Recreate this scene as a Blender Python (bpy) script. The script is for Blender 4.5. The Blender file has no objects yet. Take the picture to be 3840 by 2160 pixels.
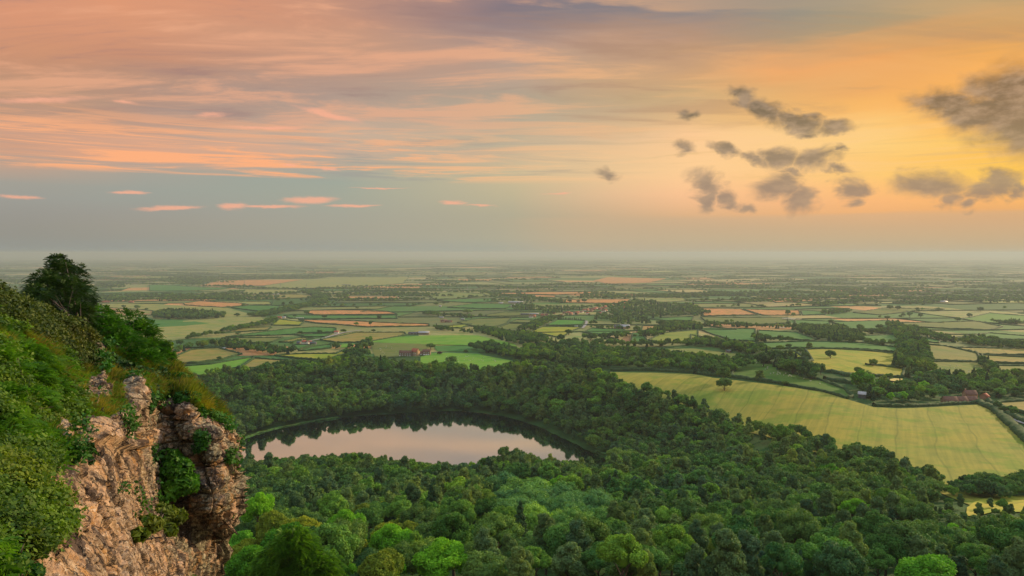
import bpy, math, random
import numpy as np
from math import radians as R_, sin, cos, atan2, tan, pi
rng = np.random.default_rng(11); random.seed(11)
SC = bpy.context.scene; COL = SC.collection
# ============================================================ camera
FPX = 2560.0; CX, CY = 1920.0, 1080.0; PITCH = math.atan((1080-948)/FPX); CAMZ = 150.0
cam_d = bpy.data.cameras.new('camera'); cam = bpy.data.objects.new('camera', cam_d); COL.objects.link(cam)
cam_d.sensor_width = 36; cam_d.lens = 24; cam_d.clip_start = 0.5; cam_d.clip_end = 200000
cam.location = (0, 0, CAMZ); cam.rotation_euler = (pi/2-PITCH, 0, 0)
SC.camera = cam
SC.render.resolution_x = 1024; SC.render.resolution_y = 576
SC.view_settings.view_transform = 'Standard'; SC.view_settings.look = 'None'
SC.view_settings.exposure = 0.0; SC.view_settings.gamma = 1
SC.render.engine = 'CYCLES'
SC.cycles.use_denoising = True
SC.cycles.max_bounces = 5; SC.cycles.diffuse_bounces = 3; SC.cycles.glossy_bounces = 2
SC.cycles.transmission_bounces = 2; SC.cycles.volume_bounces = 1; SC.cycles.transparent_max_bounces = 4
SC.cycles.caustics_reflective = False; SC.cycles.caustics_refractive = False
SUN_AZ, SUN_EL = R_(54), R_(15)
def px_dir(x, y):
    a = (x-CX)/FPX; b = (CY-y)/FPX
    return a, cos(PITCH)+b*sin(PITCH), -sin(PITCH)+b*cos(PITCH)
def px_azel(x, y):
    dx, dy, dz = px_dir(x, y); return math.atan2(dx, dy), math.atan2(dz, math.hypot(dx, dy))
def s2l(c):
    return tuple(((v/255)/12.92 if v/255 <= .04045 else ((v/255+.055)/1.055)**2.4) for v in c)
# ============================================================ node helper
class NT:
    def __init__(s, tree): s.t = tree; s.n = tree.nodes; s.l = tree.links
    def node(s, typ, **kw):
        n = s.n.new(typ)
        for k, v in kw.items(): setattr(n, k, v)
        return n
    def put(s, sock, v):
        if hasattr(v, 'node') or isinstance(v, bpy.types.NodeSocket): s.l.new(v, sock)
        elif v is not None: sock.default_value = v
    def math(s, op, a, b=None, c=None, clamp=False):
        n = s.node('ShaderNodeMath', operation=op, use_clamp=clamp)
        s.put(n.inputs[0], a)
        if b is not None: s.put(n.inputs[1], b)
        if c is not None: s.put(n.inputs[2], c)
        return n.outputs[0]
    def vmath(s, op, a, b=None, scale=None):
        n = s.node('ShaderNodeVectorMath', operation=op); s.put(n.inputs[0], a)
        if b is not None: s.put(n.inputs[1], b)
        if scale is not None: s.put(n.inputs['Scale'], scale)
        return n.outputs['Value'] if op in ('LENGTH', 'DOT_PRODUCT', 'DISTANCE') else n.outputs[0]
    def mapr(s, v, a, b, c=0., d=1., typ='SMOOTHSTEP'):
        n = s.node('ShaderNodeMapRange', interpolation_type=typ); s.put(n.inputs['Value'], v)
        for k, x in zip(('From Min', 'From Max', 'To Min', 'To Max'), (a, b, c, d)): s.put(n.inputs[k], x)
        return n.outputs[0]
    def mix(s, f, a, b, typ='MIX'):
        n = s.node('ShaderNodeMix', data_type='RGBA', blend_type=typ)
        s.put(n.inputs[0], f)
        for i, v in ((6, a), (7, b)):
            if isinstance(v, (tuple, list)): v = tuple(v)+((1,) if len(v) == 3 else ())
            s.put(n.inputs[i], v)
        return n.outputs[2]
    def noise(s, vec, scale, detail=4, rough=.55, dist=0., col=False, typ=None):
        n = s.node('ShaderNodeTexNoise'); s.put(n.inputs['Vector'], vec); n.inputs['Scale'].default_value = scale
        n.inputs['Detail'].default_value = detail; n.inputs['Roughness'].default_value = rough; n.inputs['Distortion'].default_value = dist
        return n.outputs['Color' if col else 'Fac']
    def mapping(s, vec, loc=(0, 0, 0), rot=(0, 0, 0), sc=(1, 1, 1), typ='POINT'):
        n = s.node('ShaderNodeMapping', vector_type=typ); s.put(n.inputs[0], vec)
        n.inputs[1].default_value = loc; n.inputs[2].default_value = rot; n.inputs[3].default_value = sc
        return n.outputs[0]
    def ramp(s, f, stops, interp='LINEAR'):
        n = s.node('ShaderNodeValToRGB'); cr = n.color_ramp; cr.interpolation = interp
        while len(cr.elements) < len(stops): cr.elements.new(.5)
        for e, (p, c) in zip(cr.elements, stops): e.position = p; e.color = tuple(c)+((1,) if len(c) == 3 else ())
        s.put(n.inputs[0], f); return n.outputs[0]
# ============================================================ sky
world = bpy.data.worlds.new('World'); SC.world = world; world.use_nodes = True
W = NT(world.node_tree); W.n.clear()
def build_sky():
    tc = W.node('ShaderNodeTexCoord').outputs['Generated']
    sp = W.node('ShaderNodeSeparateXYZ'); W.put(sp.inputs[0], tc)
    az = W.math('ARCTAN2', sp.outputs[0], sp.outputs[1])
    el = W.math('ARCSINE', sp.outputs[2])
    cb = W.node('ShaderNodeCombineXYZ'); W.put(cb.inputs[0], az); W.put(cb.inputs[1], el); ae = cb.outputs[0]
    # perspective cloud-deck coordinates
    den = W.math('ADD', W.math('MAXIMUM', sp.outputs[2], 0.), .09)
    pl = W.vmath('DIVIDE', tc, None); W.l.new(den, pl.node.inputs[1])
    plm = W.mapping(pl, rot=(0, 0, R_(18)), sc=(.55, 1.9, 1))
    n_pl = W.noise(plm, 1.6, 7, .62, .6)
    n_st = W.noise(W.mapping(ae, rot=(0, 0, R_(-3)), sc=(2.2, 26, 1)), 1.9, 6, .62, .5)
    n_big = W.noise(W.mapping(ae, sc=(2.5, 9, 1)), 1.3, 3, .5, col=True)
    warp = W.vmath('MULTIPLY', W.vmath('SUBTRACT', n_big, (.5, .5, .5)), (.22, .055, 0))
    st = W.math('MULTIPLY', W.math('SUBTRACT', n_st, .5), .035)
    lift = W.mapr(el, .055, .16)
    wp = W.vmath('ADD', ae, W.vmath('SCALE', warp, scale=lift))
    s2 = W.node('ShaderNodeSeparateXYZ'); W.put(s2.inputs[0], wp)
    azw = s2.outputs[0]; elw = W.math('ADD', s2.outputs[1], W.math('MULTIPLY', st, lift))
    xs = [-1200, 0, 640, 1280, 1920, 2560, 3200, 3840, 4700]
    rows = [
     (-420, [(150,135,135),(160,140,135),(165,140,130),(150,135,132),(140,135,138),(140,142,145),(150,148,140),(175,160,135),(150,150,140)]),
     (-40, [(205,150,125),(220,152,120),(232,156,115),(196,142,120),(146,126,128),(128,132,138),(152,148,132),(186,164,120),(190,160,110)]),
     (110, [(200,145,115),(212,150,115),(212,152,120),(205,156,128),(126,119,129),(146,136,130),(176,156,122),(214,160,100),(214,158,95)]),
     (215, [(195,145,115),(200,144,114),(196,142,116),(194,152,128),(206,168,142),(226,166,116),(250,168,94),(255,182,86),(255,182,84)]),
     (300, [(185,145,120),(192,150,120),(182,145,125),(176,150,138),(180,160,142),(196,165,124),(236,174,106),(252,178,94),(254,178,88)]),
     (400, [(180,150,130),(186,148,122),(172,148,138),(178,155,140),(176,162,142),(212,176,125),(252,188,104),(254,184,88),(254,184,84)]),
     (500, [(190,155,135),(196,154,132),(208,166,140),(204,176,152),(188,174,150),(252,202,150),(255,214,138),(255,200,98),(255,196,90)]),
     (600, [(195,160,138),(212,162,132),(222,168,138),(186,170,152),(200,182,150),(255,208,150),(255,204,122),(255,192,75),(255,190,70)]),
     (660, [(165,160,150),(166,160,148),(160,163,153),(160,168,155),(206,188,150),(255,206,150),(255,202,122),(255,208,88),(255,202,80)]),
     (740, [(158,156,150),(158,156,148),(158,162,152),(165,168,152),(192,180,148),(250,194,146),(255,188,124),(255,186,104),(255,184,94)]),
     (800, [(150,149,143),(153,150,142),(160,156,146),(166,165,150),(180,172,146),(226,180,135),(242,180,120),(228,170,112),(228,170,105)]),
     (850, [(147,145,138),(150,147,138),(160,155,142),(166,163,147),(178,170,145),(198,172,138),(214,174,130),(214,171,124),(214,168,118)]),
     (900, [(145,144,136),(148,146,137),(155,153,142),(164,162,147),(176,171,148),(187,175,144),(196,176,138),(200,173,130),(200,170,126)]),
     (942, [(142,145,143),(144,148,144),(148,153,148),(155,158,150),(162,165,151),(169,169,149),(175,171,146),(180,171,142),(182,170,140)])]
    A0, A1 = -1.1, 1.1
    azn = W.mapr(azw, A0, A1, typ='LINEAR')
    ry = [r[0] for r in rows]; tab = np.array([[s2l(c) for c in r[1]] for r in rows])
    def tabcol(a, e):
        f = cos(a)*cos(e)*cos(PITCH)-sin(e)*sin(PITCH); u = cos(a)*cos(e)*sin(PITCH)+sin(e)*cos(PITCH)
        x = CX+FPX*sin(a)*cos(e)/f; y = CY-FPX*u/f
        col = [np.interp(x, xs, tab[:, :, k][i]) for i in range(len(ry)) for k in range(3)]; col = np.array(col).reshape(-1, 3)
        return tuple(float(np.interp(y, ry, col[:, k])) for k in range(3))
    acc = None; prev = None
    for e in [R_(v) for v in (31, 25, 21, 18.6, 16.4, 14.4, 12.5, 10.8, 9.3, 8., 6.8, 5.7, 4.7, 3.8, 3.1, 2.5, 1.9, 1.2, .5, 0)]:
        stops = [((v-A0)/(A1-A0), tabcol(v, e)) for v in np.linspace(-.98, .98, 17)]
        rp = W.ramp(azn, stops)
        acc = rp if acc is None else W.mix(W.mapr(elw, prev, e, typ='LINEAR'), acc, rp)
        prev = e
    # zenith : blue grey sky above the picture, brightened as fill light, warm glow over the sun side
    base = acc
    # soft mauve / peach cirrus structure
    cir = W.mapr(n_pl, .47, .62); upm = W.mapr(el, .10, .22)
    cm = W.math('MULTIPLY', W.math('MULTIPLY', cir, upm), W.mapr(az, .05, .4, .62, .12))
    base = W.mix(cm, base, W.mix(W.mapr(az, -.2, .45), s2l((242, 176, 138)), s2l((255, 196, 128))))
    dk = W.math('MULTIPLY', W.math('MULTIPLY', W.mapr(n_pl, .47, .32), upm), .5)
    base = W.mix(dk, base, W.mix(W.mapr(az, -.2, .5), s2l((150, 122, 120)), s2l((190, 150, 110))))
    # long streaks in the mid band
    n_s2 = W.noise(W.mapping(ae, rot=(0, 0, R_(-2)), sc=(1.6, 34, 1)), 2.3, 8, .66, .7)
    band = W.math('MULTIPLY', W.mapr(el, .098, .108), W.mapr(el, .20, .13))
    lf = W.mapr(az, .25, -.35, .25, 1.)
    sm = W.math('MULTIPLY', W.math('MULTIPLY', W.mapr(n_s2, .47, .60), band), lf)
    base = W.mix(W.math('MULTIPLY', sm, .95), base, W.mix(W.mapr(az, -.3, .3), s2l((255, 178, 128)), s2l((255, 208, 150))))
    sd = W.math('MULTIPLY', W.math('MULTIPLY', W.mapr(n_s2, .46, .36), band), .5)
    base = W.mix(sd, base, W.mix(W.mapr(az, -.1, .4), s2l((158, 156, 150)), s2l((235, 190, 120))))
    # small lit wisps low on the left and centre
    fine = W.noise(W.mapping(ae, sc=(14, 60, 1)), 1.5, 6, .7, col=True)
    fw = W.vmath('ADD', ae, W.vmath('MULTIPLY', W.vmath('SUBTRACT', fine, (.5, .5, .5)), (.05, .011, 0)))
    def blobs(vec, lst):
        m = None
        for cx, cy, w, h, t, s in lst:
            a, e = px_azel(cx, cy); sx = FPX/w; sy = FPX/h
            d = W.vmath('LENGTH', W.mapping(vec, loc=(a, e, 0), rot=(0, 0, R_(t)), sc=(1/sx, 1/sy, 1e3), typ='TEXTURE'))
            v = W.math('SUBTRACT', s, d)
            m = v if m is None else W.math('MAXIMUM', m, v)
        return m
    wl = [(480,720,60,8,2,1),(640,778,120,10,4,1),(880,772,50,15,3,1),(1010,775,130,8,2,1),(1170,752,100,14,2,1.1),(1330,772,110,6,1,1),
          (75,740,75,10,0,.8),(1420,705,160,3,1,.8),(1090,620,34,6,0,1),(1240,632,70,5,-3,.9),(1700,760,60,10,-2,.9),(1800,770,90,5,0,.8),
          (2080,725,90,3,4,.8),(470,385,60,12,0,.7),(800,430,100,14,5,.7),(1230,428,150,16,-12,.9),(1000,478,200,10,4,.8),(150,375,230,16,8,.75)]
    wm = W.mapr(blobs(fw, wl), -.1, .75)
    base = W.mix(W.math('MULTIPLY', wm, .8), base, s2l((250, 178, 146)))
    # distant grey bank edge with a lit rim on the right
    ebank = px_azel(2600, 815)[1]
    bk = W.math('MULTIPLY', W.mapr(W.math('ADD', el, W.math('MULTIPLY', W.math('SUBTRACT', n_st, .5), .01)), ebank+.004, ebank-.003), W.mapr(az, -.05, .12))
    base = W.mix(W.math('MULTIPLY', bk, .45), base, s2l((205, 175, 140)))
    # dark scud on the right
    f2 = W.noise(W.mapping(ae, sc=(15, 24, 1)), 1.35, 5, .58, .3, col=True)
    dw = W.vmath('ADD', ae, W.vmath('MULTIPLY', W.vmath('SUBTRACT', f2, (.5, .5, .5)), (.07, .045, 0)))
    dl = [(2790,365,60,34,-20,1),(2870,420,70,42,-25,1.1),(2990,455,100,30,-15,1),(3140,475,80,22,5,.85),(3030,490,60,18,0,.7),
          (2580,432,56,26,0,.6),(2560,558,56,30,-10,.7),(2730,560,72,28,-25,.85),(2830,605,60,26,-20,.9),(2920,590,70,42,0,1),(3050,600,75,44,0,1),
          (3135,565,30,22,0,.8),(3150,635,60,16,0,.7),(2920,700,75,46,0,1),(3000,745,60,52,-30,1.05),(2970,650,50,20,-20,.9),
          (2640,690,64,46,-20,1),(2660,745,38,46,-35,1),(2740,740,52,34,-35,.9),(2800,775,34,28,0,.8),(2262,643,58,28,-15,.8),
          (3190,705,44,44,0,.95),(3205,765,34,30,0,.75),(3470,690,105,44,4,1.),(3560,735,46,36,-20,.85),(3650,705,50,34,-20,1),(3740,690,70,40,5,1),(3640,760,36,22,0,.8),(3810,710,30,40,0,.7),
          (3560,400,100,48,-14,1.1),(3640,430,80,60,0,1),(3810,390,105,100,10,1.35),(3860,440,110,90,0,1.3)]
    dm = W.mapr(blobs(dw, dl), -.38, .62)
    dark = W.mix(W.mapr(el, .06, .2), s2l((146, 130, 116)), s2l((96, 93, 82)))
    dark = W.mix(W.mapr(W.noise(W.mapping(ae, sc=(16, 30, 1)), 2.2, 4, .6), .35, .7), dark, s2l((166, 144, 122)))
    base = W.mix(W.math('MULTIPLY', dm, .82), base, dark)
    # overhead (outside the picture) a brightened sky added as fill for the land, and the dim land below the horizon
    sky = W.node('ShaderNodeTexSky', sky_type='NISHITA', sun_disc=False)
    sky.sun_elevation = SUN_EL; sky.sun_rotation = SUN_AZ; sky.altitude = 300; sky.air_density = 1.6; sky.dust_density = 3
    nis = W.vmath('SCALE', sky.outputs[0], scale=.11)
    zen = W.vmath('ADD', nis, (.66, .77, .90))
    base = W.mix(W.mapr(el, .40, .85), base, zen)
    base = W.mix(W.mapr(el, -.01, -.12), base, (.09, .10, .07))
    bg = W.node('ShaderNodeBackground'); W.put(bg.inputs[0], base); bg.inputs[1].default_value = 1.0
    out = W.node('ShaderNodeOutputWorld'); W.l.new(bg.outputs[0], out.inputs[0])
    world.cycles.sampling_method = 'MANUAL'; world.cycles.sample_map_resolution = 512
build_sky()
sun_d = bpy.data.lights.new('sun', 'SUN'); sun = bpy.data.objects.new('sun', sun_d); COL.objects.link(sun)
sun_d.energy = 5.0; sun_d.angle = R_(2.5); sun_d.color = (1.0, .72, .42)
from mathutils import Vector
sdir = Vector((sin(SUN_AZ)*cos(SUN_EL), cos(SUN_AZ)*cos(SUN_EL), sin(SUN_EL)))
sun.rotation_euler = sdir.to_track_quat('Z', 'Y').to_euler()
# ============================================================ mesh helpers
def mesh_np(name, V, F, mat=None, mi=None, smooth=False):
    """V (n,3) ; F (m,k) int array, or list of such arrays"""
    Fs = F if isinstance(F, list) else [F]
    Fs = [np.asarray(f, dtype=np.int32) for f in Fs if len(f)]
    me = bpy.data.meshes.new(name)
    V = np.asarray(V, dtype=np.float32)
    me.vertices.add(len(V)); me.vertices.foreach_set('co', V.ravel())
    nl = sum(f.size for f in Fs); npoly = sum(len(f) for f in Fs)
    me.loops.add(nl); me.loops.foreach_set('vertex_index', np.concatenate([f.ravel() for f in Fs]))
    tot = np.concatenate([np.full(len(f), f.shape[1], np.int32) for f in Fs])
    st = np.concatenate([[0], np.cumsum(tot)[:-1]]).astype(np.int32)
    me.polygons.add(npoly); me.polygons.foreach_set('loop_start', st); me.polygons.foreach_set('loop_total', tot)
    if mat is not None:
        for m in (mat if isinstance(mat, (list, tuple)) else [mat]): me.materials.append(m)
    if mi is not None: me.polygons.foreach_set('material_index', np.asarray(mi, np.int32))
    if smooth: me.polygons.foreach_set('use_smooth', np.ones(npoly, bool))
    me.update(calc_edges=True); me.validate()
    return me
def obj(name, me, parent=None, loc=None, rotz=0., sc=None):
    o = bpy.data.objects.new(name, me); COL.objects.link(o)
    if parent: o.parent = parent
    if loc is not None: o.location = loc
    if rotz: o.rotation_euler = (0, 0, rotz)
    if sc is not None: o.scale = sc if hasattr(sc, '__len__') else (sc, sc, sc)
    return o
def tag(o, label=None, cat=None, group=None, kind=None):
    if label: o['label'] = label
    if cat: o['category'] = cat
    if group: o['group'] = group
    if kind: o['kind'] = kind
    return o
def mat_new(name):
    m = bpy.data.materials.new(name); m.use_nodes = True; t = NT(m.node_tree); t.n.clear()
    out = t.node('ShaderNodeOutputMaterial'); return m, t, out
def principled(t, col, rough=.8, spec=.3, normal=None):
    p = t.node('ShaderNodeBsdfPrincipled')
    if isinstance(col, (tuple, list)): col = tuple(col)[:3]+(1,)
    t.put(p.inputs['Base Color'], col); t.put(p.inputs['Roughness'], rough); p.inputs['Specular IOR Level'].default_value = spec
    if normal is not None: t.l.new(normal, p.inputs['Normal'])
    return p
def bump(t, h, dist=.1, strength=1.):
    b = t.node('ShaderNodeBump'); t.put(b.inputs['Height'], h); b.inputs['Distance'].default_value = dist; b.inputs['Strength'].default_value = strength
    return b.outputs[0]
def simple_mat(name, col, rough=.8, var=.25, scale=1., spec=.3):
    m, t, out = mat_new(name); tc = t.node('ShaderNodeTexCoord').outputs['Object']
    n = t.noise(tc, scale, 5, .6)
    c = t.mix(t.mapr(n, .3, .7), tuple(v*(1-var) for v in col), tuple(min(1, v*(1+var)) for v in col))
    p = principled(t, c, rough, spec); t.l.new(p.outputs[0], out.inputs[0]); return m
# numpy value noise -------------------------------------------------
def _h(ix, iy, iz, seed):
    n = (ix*374761393+iy*668265263+iz*2147483647*3+seed*974711) & 0xffffffff
    n = ((n ^ (n >> 13))*1274126177) & 0xffffffff
    return ((n ^ (n >> 16)) & 0xffff)/65535.0
def vnoise(P, seed=0):
    P = np.asarray(P, float); i = np.floor(P).astype(np.int64); f = P-i; f = f*f*(3-2*f)
    r = 0
    for a in (0, 1):
        for b in (0, 1):
            for c in (0, 1):
                w = (f[..., 0] if a else 1-f[..., 0])*(f[..., 1] if b else 1-f[..., 1])*(f[..., 2] if c else 1-f[..., 2])
                r = r+w*_h(i[..., 0]+a, i[..., 1]+b, i[..., 2]+c, seed)
    return r*2-1
def fbm(P, oct=4, seed=0, rough=.5):
    P = np.asarray(P, float); s = 0; a = 1; tot = 0
    for k in range(oct):
        s = s+a*vnoise(P*(2.03**k)+17.3*k, seed+k); tot += a; a *= rough
    return s/tot
def worley(P, seed=0):
    P = np.asarray(P, float); i = np.floor(P).astype(np.int64); d1 = np.full(P.shape[:-1], 9.); d2 = d1.copy(); cid = np.zeros(P.shape[:-1])
    for a in (-1, 0, 1):
        for b in (-1, 0, 1):
            for c in (-1, 0, 1):
                q = i+np.array([a, b, c])
                o = np.stack([_h(q[..., 0], q[..., 1], q[..., 2], seed+s) for s in (1, 2, 3)], -1)
                d = np.linalg.norm(q+o-P, axis=-1); v = _h(q[..., 0], q[..., 1], q[..., 2], seed+9)
                cl = d < d1; d2 = np.where(cl, d1, np.minimum(d2, d)); cid = np.where(cl, v, cid); d1 = np.where(cl, d, d1)
    return d1, d2, cid
def in_poly(x, y, poly):
    x = np.asarray(x, float); y = np.asarray(y, float); r = np.zeros(x.shape, bool); n = len(poly)
    for k in range(n):
        x0, y0 = poly[k]; x1, y1 = poly[(k+1) % n]
        if y0 == y1: continue
        c = ((y0 > y) != (y1 > y)) & (x < (x1-x0)*(y-y0)/(y1-y0)+x0); r ^= c
    return r
def poly_dist(x, y, poly):
    d = np.full(np.shape(x), 1e9); n = len(poly)
    for k in range(n):
        a = np.array(poly[k], float); b = np.array(poly[(k+1) % n], float); ab = b-a
        t = np.clip(((x-a[0])*ab[0]+(y-a[1])*ab[1])/max(ab@ab, 1e-9), 0, 1)
        d = np.minimum(d, np.hypot(x-a[0]-t*ab[0], y-a[1]-t*ab[1]))
    return d
# ============================================================ terrain height field (world space, function of bearing and distance)
def slope_of(y):
    _, dy, dz = px_dir(1920, y); return dz/dy
# columns: x(px) -> [(ground y px, distance m)]
K = 1.4907
cols = {
 -900: [(1500*K,100),(1300*K,200),(1180*K,330),(1120*K,470),(1080*K,560),(1005*K,650),(945*K,760),(915*K,870),(890*K,1000),(866*K,1150),(834*K,1450),(797*K,2000)],
 670:  [(1500*K,100),(1330*K,200),(1225*K,330),(1160*K,440),(1108*K,560),(1035*K,640),(965*K,740),(925*K,840),(893*K,980),(868*K,1130),(834*K,1430),(797*K,2000)],
 1100: [(1500*K,100),(1330*K,200),(1225*K,330),(1172*K,430),(1108*K,560),(1050*K,665),(988*K,700),(942*K,745),(916*K,840),(897*K,980),(870*K,1130),(834*K,1430),(797*K,2000)],
 1680: [(1500*K,100),(1330*K,200),(1225*K,330),(1178*K,430),(1100*K,570),(1032*K,668),(983*K,690),(941*K,718),(924*K,765),(914*K,860),(892*K,1000),(856*K,1150),(834*K,1430),(797*K,2000)],
 2230: [(1500*K,100),(1330*K,200),(1225*K,330),(1180*K,430),(1120*K,535),(1050*K,566),(985*K,600),(946*K,650),(934*K,750),(902*K,900),(870*K,1110),(832*K,1430),(797*K,2000)],
 2530: [(1500*K,100),(1330*K,200),(1240*K,310),(1190*K,400),(1090*K,500),(992*K,560),(953*K,610),(929*K,720),(900*K,860),(868*K,1080),(832*K,1430),(797*K,2000)],
 3130: [(1500*K,100),(1345*K,190),(1255*K,280),(1175*K,350),(1075*K,430),(1003*K,520),(958*K,610),(900*K,730),(872*K,900),(850*K,1130),(825*K,1500),(797*K,2000)],
 3500: [(1500*K,100),(1360*K,180),(1285*K,240),(1225*K,290),(1105*K,410),(1018*K,560),(965*K,690),(906*K,860),(872*K,1040),(850*K,1250),(825*K,1600),(797*K,2100)],
 3840: [(1520*K,100),(1390*K,160),(1330*K,200),(1262*K,270),(1212*K,310),(1087*K,430),(1023*K,560),(969*K,700),(910*K,890),(850*K,1300),(825*K,1650),(797*K,2150)],
 4800: [(1520*K,100),(1390*K,160),(1330*K,200),(1262*K,270),(1212*K,310),(1087*K,430),(1023*K,560),(969*K,700),(910*K,890),(850*K,1300),(825*K,1650),(797*K,2150)]}
UC = np.arange(-2960, 2961, 40.); LY = np.arange(math.log(60), math.log(70000), .0125)
def build_height():
    cu = []; prof = []
    for x, pts in sorted(cols.items()):
        Y = np.array([p[1] for p in pts]); Z = np.array([CAMZ+slope_of(p[0])*p[1] for p in pts])
        Yf = np.array([2600, 3300, 4800, 6600, 10000, 20000, 75000.]); Zf = -88*(1-np.exp(-(Yf-1000)/2600))
        Ya = np.concatenate([[55.], Y, Yf]); Za = np.concatenate([[Z[0]+10], Z, Zf])
        cu.append(x-CX); prof.append(np.interp(LY, np.log(Ya), Za))
    prof = np.array(prof); G = np.empty((len(UC), len(LY)))
    for j in range(len(LY)): G[:, j] = np.interp(UC, cu, prof[:, j])
    k = np.exp(-.5*(np.arange(-9, 10)/3.2)**2); k /= k.sum()
    Gp = np.pad(G, ((9, 9), (9, 9)), 'edge')
    Gp = np.apply_along_axis(lambda r: np.convolve(r, k, 'valid'), 1, Gp)
    Gp = np.apply_along_axis(lambda r: np.convolve(r, k, 'valid'), 0, Gp)
    return Gp
HG = build_height()
UU, YY = np.meshgrid(UC, np.exp(LY), indexing='ij'); XX = UU/FPX*YY
P0 = np.stack([XX, YY, np.zeros_like(XX)], -1)
amp = np.interp(YY, [60, 300, 900, 2000, 6000], [1.2, 1.5, 2.5, 5., 3.])
HG = HG+amp*fbm(P0/170., 3, 5)*.6
# the lake basin
lake_px = [(570,1130),(605,1106),(650,1090),(700,1077),(780,1062),(850,1052),(930,1045),(1000,1041),(1060,1037),(1130,1034),(1200,1037),(1260,1045),(1310,1057),(1360,1074),(1400,1094),(1440,1114),(1490,1138),(1545,1158),(1530,1166),(1470,1170),(1380,1176),(1280,1182),(1180,1184),(1080,1182),(950,1178),(800,1172),(680,1168),(600,1168),(560,1155)]
LAKE = []
for x, y in lake_px:
    dx, dy, dz = px_dir(x*K, y*K); t = -CAMZ/dz; LAKE.append((dx*t, dy*t))
LAKE = np.array(LAKE)
ins = in_poly(XX, YY, LAKE); dl = poly_dist(XX, YY, LAKE)
near = np.clip(1-dl/90, 0, 1)
HG = np.where(ins, -np.minimum(dl*.25, 4)-.25, np.where(dl < 90, np.maximum(.35+dl*.02, HG*(1-near**2)+near**2*(.4+dl*.12)), HG))
def Zf(X, Y):
    X = np.asarray(X, float); Y = np.maximum(np.asarray(Y, float), 61)
    fu = np.clip((X/Y*FPX-UC[0])/40., 0, len(UC)-1.001); fl = np.clip((np.log(Y)-LY[0])/.0125, 0, len(LY)-1.001)
    i = fu.astype(int); j = fl.astype(int); a = fu-i; b = fl-j
    return (HG[i, j]*(1-a)*(1-b)+HG[i+1, j]*a*(1-b)+HG[i, j+1]*(1-a)*b+HG[i+1, j+1]*a*b)
def proj(X, Y, Z):
    dz = Z-CAMZ; f = Y*cos(PITCH)-dz*sin(PITCH); u = Y*sin(PITCH)+dz*cos(PITCH)
    return CX+FPX*X/f, CY-FPX*u/f
YS = np.exp(np.arange(math.log(150), math.log(60000), .004))
def place(x, y, ymin=150.):
    """first point of the land seen through the pixel"""
    dx, dy, dz = px_dir(x, y); Y = YS[YS >= ymin]; zr = CAMZ+dz/dy*Y; zt = Zf(dx/dy*Y, Y)
    k = np.nonzero(zr <= zt)[0]
    if len(k) == 0: Yh = Y[-1]
    else:
        k = k[0]
        if k == 0: Yh = Y[0]
        else:
            a = zr[k-1]-zt[k-1]; b = zr[k]-zt[k]; Yh = Y[k-1]+(Y[k]-Y[k-1])*a/(a-b)
    X = dx/dy*Yh; return float(X), float(Yh), float(Zf(X, Yh))
def R1(p): return [(.3727*x, 900+.3727*y) for x, y in p]
def R3(p): return [(600+.3882*x, 1000+.3882*y) for x, y in p]
def R4(p): return [(1600+.3882*x, 1000+.3882*y) for x, y in p]
def R5(p): return [(2600+.483*x, 1000+.483*y) for x, y in p]
def R7(p): return [(2200+.6366*x, 1500+.6366*y) for x, y in p]
def RV(p): return [(1900+.1941*x, 1120+.1941*y) for x, y in p]
#@@PART2
# ============================================================ materials of the land
KF = .80
def land_mat(name, src, obj_rand=True, far=False):
    m, t, out = mat_new(name)
    tc = t.node('ShaderNodeTexCoord').outputs['Object']
    if src == 'object': 
        oi = t.node('ShaderNodeObjectInfo'); base = oi.outputs['Color']; rnd = oi.outputs['Random']
    elif src == 'attr':
        a = t.node('ShaderNodeAttribute', attribute_name='Col'); base = a.outputs['Color']; rnd = .3
    vr = t.node('ShaderNodeVectorRotate', rotation_type='Z_AXIS'); t.put(vr.inputs['Vector'], tc)
    t.put(vr.inputs['Angle'], t.math('MULTIPLY', rnd, 6.28) if src == 'object' else 1.1)
    st = t.noise(t.mapping(vr.outputs[0], sc=(.012, .33, .05)), 1., 4, .6)
    big = t.noise(tc, .011, 4, .6); mid = t.noise(tc, .09, 4, .65)
    c = t.mix(t.mapr(st, .35, .65), t.mix(1., base, (.86, .9, .86), 'MULTIPLY'), t.mix(1., base, (1.12, 1.08, 1.04), 'MULTIPLY'))
    c = t.mix(t.mapr(big, .35, .68), c, t.mix(1., c, (1.22, 1.05, .9), 'MULTIPLY'))
    c = t.mix(t.mapr(mid, .42, .7), c, t.mix(1., c, (.82, .88, .85), 'MULTIPLY'))
    sx = t.node('ShaderNodeSeparateXYZ'); t.l.new(t.vmath('ADD', vr.outputs[0], t.vmath('SCALE', t.noise(tc, .01, 2, .5, col=True), scale=12.)), sx.inputs[0])
    tl_ = t.math('ABSOLUTE', t.math('SUBTRACT', t.math('FRACT', t.math('DIVIDE', sx.outputs[1], 21.)), .5)); c = t.mix(t.mapr(tl_, .035, .012), c, t.mix(1., c, (.74, .80, .8), 'MULTIPLY'))
    gr = t.noise(tc, .028, 5, .68); c = t.mix(t.mapr(gr, .48, .62), c, t.mix(1., c, (.66, .92, .66), 'MULTIPLY'))
    p = principled(t, c, .9, .1); t.l.new(p.outputs[0], out.inputs[0]); return m
M_field = land_mat('field_grass', 'object'); M_patch = land_mat('field_patchwork', 'attr')
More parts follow.
